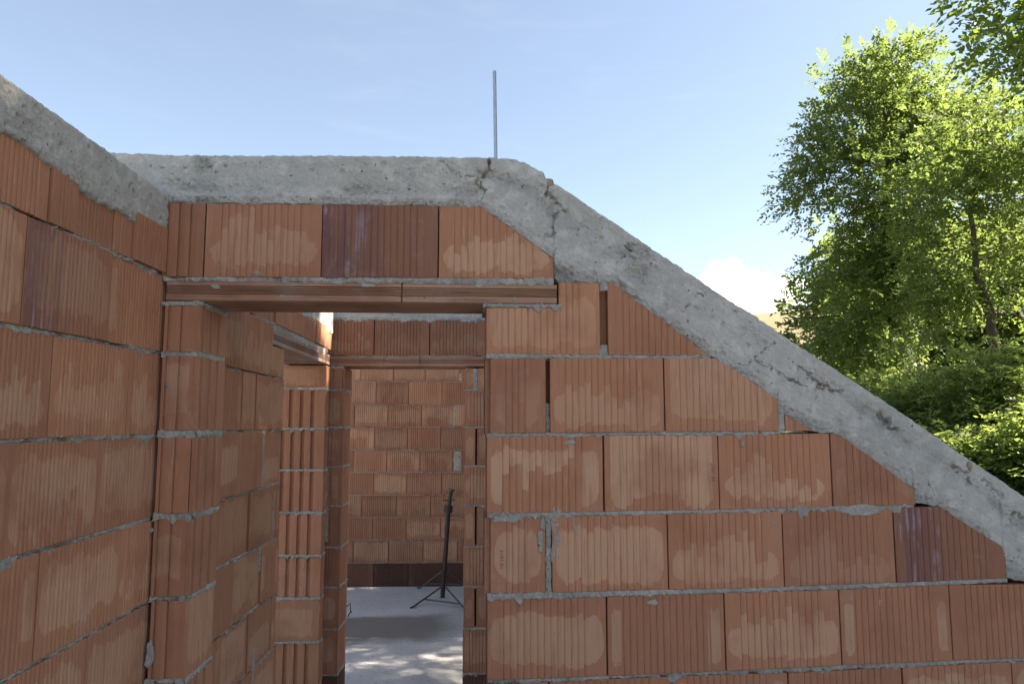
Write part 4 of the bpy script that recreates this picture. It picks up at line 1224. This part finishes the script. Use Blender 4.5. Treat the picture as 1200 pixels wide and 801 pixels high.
tree('crooked_tree', 'slim crooked tree with a forked grey trunk at the right edge', 'tree',
     [W3(1172, 560, Y2), W3(1166, 408, Y2), W3(1158, 355, Y2), W3(1145, 325, Y2), W3(1138, 250, Y2), W3(1150, 170, Y2)], 0.075,
     [blob(1150, 170, Y2, 60, 60), blob(1190, 230, Y2, 62, 70), blob(1110, 250, Y2, 50, 45), blob(1112, 372, Y2, 42, 42), blob(1175, 345, Y2, 40, 45), blob(1090, 320, Y2, 36, 36)],
     95, 2700, dict(nleaf=9, length=0.22, width=0.019, spread=0.07), LM['ash'], 33, csize=0.36)
# big near tree whose boughs hang over the building from the right
def near_filter(q):
    x, y = pr_(q)
    return q[1] < 1.0 or x > 1225 or y < -60 or (x > 1106 + 0.45 * max(0, y) and y < 84)
tree('overhanging_tree', 'large dark leaved tree whose drooping boughs enter the top right corner', 'tree',
     [(8.6, 4.6, 1.2), (8.4, 4.7, 3.6), (7.6, 5.0, 5.2), (6.8, 5.4, 6.6), (6.1, 5.8, 8.2)], 0.24,
     [((6.0, 8.0, 7.0), (2.2, 1.5, 1.8)), ((5.4, 3.0, 6.2), (2.3, 2.4, 2.0)), ((5.6, 0.6, 6.0), (2.2, 2.2, 2.0)), ((7.2, 3.7, 5.6), (2.4, 1.5, 2.4)),
      ((4.0, 6.1, 4.75), (0.6, 0.7, 0.8)), ((4.35, 6.3, 4.6), (0.6, 0.7, 0.9)), ((4.1, 6.6, 5.2), (0.7, 0.8, 0.8)), ((7.6, 1.6, 5.6), (2.2, 2.4, 2.4)), ((6.5, 7.7, 5.9), (1.3, 1.1, 1.1)), ((7.0, 7.4, 6.3), (1.3, 1.1, 1.2)), ((6.3, 7.9, 5.7), (1.2, 0.9, 1.1)), ((7.8, 7.7, 7.0), (1.7, 1.2, 1.2)), ((8.2, 7.4, 7.4), (1.6, 1.2, 1.2)), ((7.2, 8.1, 6.4), (1.2, 0.9, 1.0))],
     420, 30000, dict(nleaf=9, length=0.24, width=0.022, spread=0.076, droop=0.6), LM['dark'], 47, csize=0.72, filt=near_filter, shell=0.1, thin=0.28)
tree('added_shade_tree', 'broad unseen tree added on the bank to shade the building', 'tree',  # off-frame tree added to block the sun, big leaves for dense shade
     [(11.2, 1.8, 1.8), (11.0, 2.0, 5.0), (10.4, 2.2, 7.5), (10.2, 2.2, 10.5)], 0.28,
     [((10.0, 3.4, 10.2), (2.2, 1.7, 2.0)), ((9.8, 0.6, 10.2), (2.2, 2.0, 2.0)), ((10.6, 2.4, 7.6), (2.2, 2.4, 1.9)), ((9.0, -1.0, 8.4), (1.8, 1.6, 2.0))],
     200, 8500, dict(nleaf=8, length=0.4, width=0.052, spread=0.16, droop=0.5), LM['dark'], 147, csize=0.9, shell=0.1)
tg = 'trees of the wood behind the slim trees'
for i, (px, Y, top, w, base, lab) in enumerate(((1010, 19, 270, 70, 480, 'dark bushy tree low behind the tall airy tree'),
        (1105, 20, 235, 90, 480, 'broad shaded tree behind the dark shed'),
        (1190, 17, 240, 75, 500, 'bright yellow green tree behind the crooked trunk'),
        (1260, 22, 120, 130, 480, 'tall background tree at the far right edge'))):
    cy = (top + base) / 2
    tree('background_tree', lab, 'tree', [W3(px, 540, Y), W3(px + 4, cy + 40, Y), W3(px - 3, cy - 40, Y), W3(px, top + 15, Y)], 0.13,
         [blob(px, cy - 40, Y, w * 0.8, (base - top) * 0.3), blob(px - w * 0.4, cy + 20, Y, w * 0.6, (base - top) * 0.3), blob(px + w * 0.4, cy + 30, Y, w * 0.6, (base - top) * 0.3), blob(px, cy + 80, Y, w * 0.8, (base - top) * 0.25)],
         80, 3000, dict(nleaf=8, length=0.34, width=0.042, spread=0.15), LM['far'], 60 + i, group=tg, csize=0.7)

def shrub(px, py, Y, rx, ry, label, seed, nspray, ymin=None):
    rs = np.random.RandomState(seed)
    c = W3(px, py, Y); rx_, rz_ = rx * Y / F, ry * Y / F
    bz_ = ground_h(c[0], c[1])
    o = empty('shrub', (c[0], c[1], bz_)); tag(o, label, 'shrub', 'leafy shrubs beyond the concrete slope')
    g = Grid(); B = []; D = []
    ns = 34
    for k in range(ns):
        d = rs.normal(0, 1, 3); d /= np.linalg.norm(d); d[2] = abs(d[2]) * 0.9 - 0.25
        tip = c + d * np.array([rx_, rx_, rz_]) * rs.uniform(0.6, 1.0)
        pts = limb(g, (c[0] + rs.normal(0, 0.12), c[1] + rs.normal(0, 0.12), bz_), tip, 0.012, 0.003, rs, 8, 0.06, 0.12)
        m = nspray // ns
        for q in range(m):
            f = rs.uniform(0.35, 1.0); i0 = int(f * 7.99); p = pts[i0] * (1 - (f * 8 - i0)) + pts[min(8, i0 + 1)] * (f * 8 - i0)
            B.append(p + rs.normal(0, 0.05, 3)); v = rs.normal(0, 1, 3); v[2] *= 0.35
            D.append(v / np.linalg.norm(v) + (tip - pts[0]) * 0.25)
    g.build('stem', M['bark'], o)
    leaf_mesh('foliage', LM['bush'], o, np.array(B), np.array(D), 15, 0.30, 0.013, 0.055, 0 + seed, droop=0.45)
for i, a in enumerate(((1015, 462, 9.2, 55, 40, 'low shrub at the left end of the thicket below the tall airy tree'),
        (1085, 462, 8.2, 62, 52, 'feathery shrub in front of the dark shed'),
        (1165, 448, 7.4, 66, 62, 'tall feathery shrub under the crooked trunk'),
        (1150, 545, 6.2, 62, 66, 'dark lower shrub just above the concrete slope'),
        (1225, 520, 6.0, 66, 80, 'nearest shrub at the right picture edge'),
        (1085, 535, 7.0, 52, 52, 'small shrub peeping over the middle of the concrete slope'))):
    shrub(*a, seed=80 + i, nspray=1500)

# tiny trees on the hill crest
for px, py, h, lab in ((920, 362, 12, 'tiny tree standing alone on the hill crest'), (898, 372, 5, 'tiny dark bush on the hill crest beside the beam')):
    Y = 262.0; c = W3(px, py, Y); r = h * Y / F
    o = empty('tree' if h > 8 else 'bush', (c[0], c[1], c[2] - r)); tag(o, lab, 'tree' if h > 8 else 'bush')
    g = Grid(); g.tube([(c[0], c[1], c[2] - r * 1.6), (c[0] + 0.1, c[1], c[2])], [0.25, 0.12], 7); g.build('trunk', M['bark'], o)
    rs = np.random.RandomState(int(px)); u = rs.normal(0, 1, (260, 3)); u /= np.linalg.norm(u, axis=1, keepdims=True)
    B = c + u * (rs.uniform(0.2, 1, 260) ** 0.33)[:, None] * np.array([r * 0.55, r * 0.55, r * 0.5])
    leaf_mesh('crown', LM['far'], o, B, u + rs.normal(0, 0.4, (260, 3)), 6, 0.9, 0.2, 0.6, int(px))

# shed among the trees
Ysd = 15.5
sh = empty('shed', tuple(W3(1075, 440, Ysd))); tag(sh, 'small dark wooden shed with white railing hidden among the trees', 'shed')
def bxm(name, lo, hi, mat, parent):
    b = Buf(); fr = Frame((0, 0), (1, 0), (0, 1)); b.box(fr, lo[0], hi[0], lo[1], hi[1], lo[2], hi[2]); return b.build(name, mat, parent)
c = W3(1054, 440, Ysd); x0 = c[0]; zr = W3(1054, 407, Ysd)[2]
bxm('wall', (x0, Ysd + 0.3, c[2] - 1.2), (x0 + 0.75, Ysd + 1.8, zr), M['old_wood'], sh)
b = Buf(); q = [(x0 - 0.3, Ysd - 0.5, zr - 0.02), (x0 + 0.9, Ysd - 0.5, zr + 0.3), (x0 + 0.9, Ysd + 2.1, zr + 0.3), (x0 - 0.3, Ysd + 2.1, zr - 0.02)]
b.face(q); b.face([(p[0], p[1], p[2] + 0.08) for p in q]); 
for i in range(4):
    p, r = q[i], q[(i + 1) % 4]; b.face([p, r, (r[0], r[1], r[2] + 0.08), (p[0], p[1], p[2] + 0.08)])
b.build('roof', M['roof'], sh)
rl = Grid(); ra, rbb = W3(1058.5, 411, Ysd - 0.3), W3(1076, 402, Ysd + 0.2)
rl.tube([tuple(ra), tuple(rbb)], 0.03, 8)
for k in range(7):
    p = lerp(ra, rbb, k / 6); rl.tube([tuple(p), (p[0], p[1], p[2] - 0.32)], 0.022, 6)
rl.build('railing', M['white_paint'], sh)

# ================================================================== LIGHT
AZ, EL = math.radians(88), math.radians(42)
to_sun = Vector((math.cos(EL) * math.sin(AZ), math.cos(EL) * math.cos(AZ), math.sin(EL)))
sun = bpy.data.lights.new('sun', 'SUN'); sun.energy = 4.8; sun.angle = math.radians(0.53); sun.color = (1.0, 0.93, 0.82)
so = bpy.data.objects.new('sun', sun); COL.objects.link(so); so.location = (20, 10, 20)
so.rotation_euler = to_sun.to_track_quat('Z', 'Y').to_euler()

world = bpy.data.worlds.new('World'); scene.world = world; world.use_nodes = True
nt = world.node_tree; T = NT(nt)
for n in list(nt.nodes): nt.nodes.remove(n)
wo = T.n('ShaderNodeOutputWorld'); bg = T.n('ShaderNodeBackground'); T.l(bg.outputs[0], wo.inputs[0])
sky = T.n('ShaderNodeTexSky'); sky.sky_type = 'NISHITA'; sky.sun_disc = False
sky.sun_elevation = EL; sky.sun_rotation = AZ; sky.altitude = 500; sky.air_density = 1.0; sky.dust_density = 1.0; sky.ozone_density = 1.2
tc = T.n('ShaderNodeTexCoord')
def cloud(col):
    d0 = Vector(ray(868, 345)).normalized(); e1 = Vector((d0.y, -d0.x, 0)).normalized(); e2 = e1.cross(d0).normalized()
    nz = T.n('ShaderNodeTexNoise'); nz.inputs['Scale'].default_value = 38; nz.inputs['Detail'].default_value = 6; T.l(tc.outputs['Generated'], nz.inputs['Vector'])
    of = T.n('ShaderNodeVectorMath', operation='SUBTRACT'); T.l(nz.outputs['Color'], of.inputs[0]); of.inputs[1].default_value = (0.5, 0.5, 0.5)
    sc = T.n('ShaderNodeVectorMath', operation='SCALE'); T.l(of.outputs[0], sc.inputs[0]); sc.inputs['Scale'].default_value = 0.036
    ad = T.n('ShaderNodeVectorMath', operation='ADD'); T.l(tc.outputs['Generated'], ad.inputs[0]); T.l(sc.outputs[0], ad.inputs[1])
    best = None
    for (px, py, r) in ((848, 330, 29), (826, 350, 26), (868, 350, 26), (905, 352, 22), (888, 372, 30), (860, 380, 40), (930, 372, 24), (922, 345, 24), (890, 338, 22), (945, 355, 24)):
        d = Vector(ray(px, py)).normalized()
        ds = T.n('ShaderNodeVectorMath', operation='DISTANCE'); T.l(ad.outputs[0], ds.inputs[0]); ds.inputs[1].default_value = d
        v = T.math('DIVIDE', ds.outputs['Value'], r / 940.0)
        best = v if best is None else T.math('SMOOTH_MIN', best, v, 0.12)
    mk = T.step(best, 1.06, 0.88)
    body = T.mix(T.step(nz.outputs['Fac'], 0.3, 0.65), (8.6, 8.9, 9.6), (10.5, 10.5, 10.6))
    col = T.mix(mk, col, body)
    # faint high streaks
    mp = T.n('ShaderNodeMapping'); mp.inputs['Scale'].default_value = (3, 3, 17); mp.inputs['Rotation'].default_value = (0.12, 0.1, 0)
    T.l(tc.outputs['Generated'], mp.inputs['Vector'])
    n2 = T.noise(mp.outputs[0], 2.2, 6, 0.6, 0.4)
    return T.mix(T.math('MULTIPLY_ADD', T.step(n2, 0.5, 0.85), 0.04, 0.07), col, (6.0, 6.3, 6.8))
T.l(cloud(sky.outputs[0]), bg.inputs[0]); bg.inputs[1].default_value = 0.061

cam = bpy.data.cameras.new('camera'); cam.sensor_fit = 'HORIZONTAL'; cam.sensor_width = 36.0; cam.lens = F / 1200 * 36
cam.clip_start = 0.05; cam.clip_end = 5000
co = bpy.data.objects.new('camera', cam); COL.objects.link(co)
co.location = (0, 0, EYE); co.rotation_euler = (math.pi / 2 + TH, 0, 0)
scene.camera = co
vs = scene.view_settings; vs.view_transform = 'Standard'; vs.look = 'None'; vs.exposure = 2.2
vs.use_white_balance = True; vs.white_balance_temperature = 7300; vs.white_balance_tint = 10; vs.gamma = 1.0
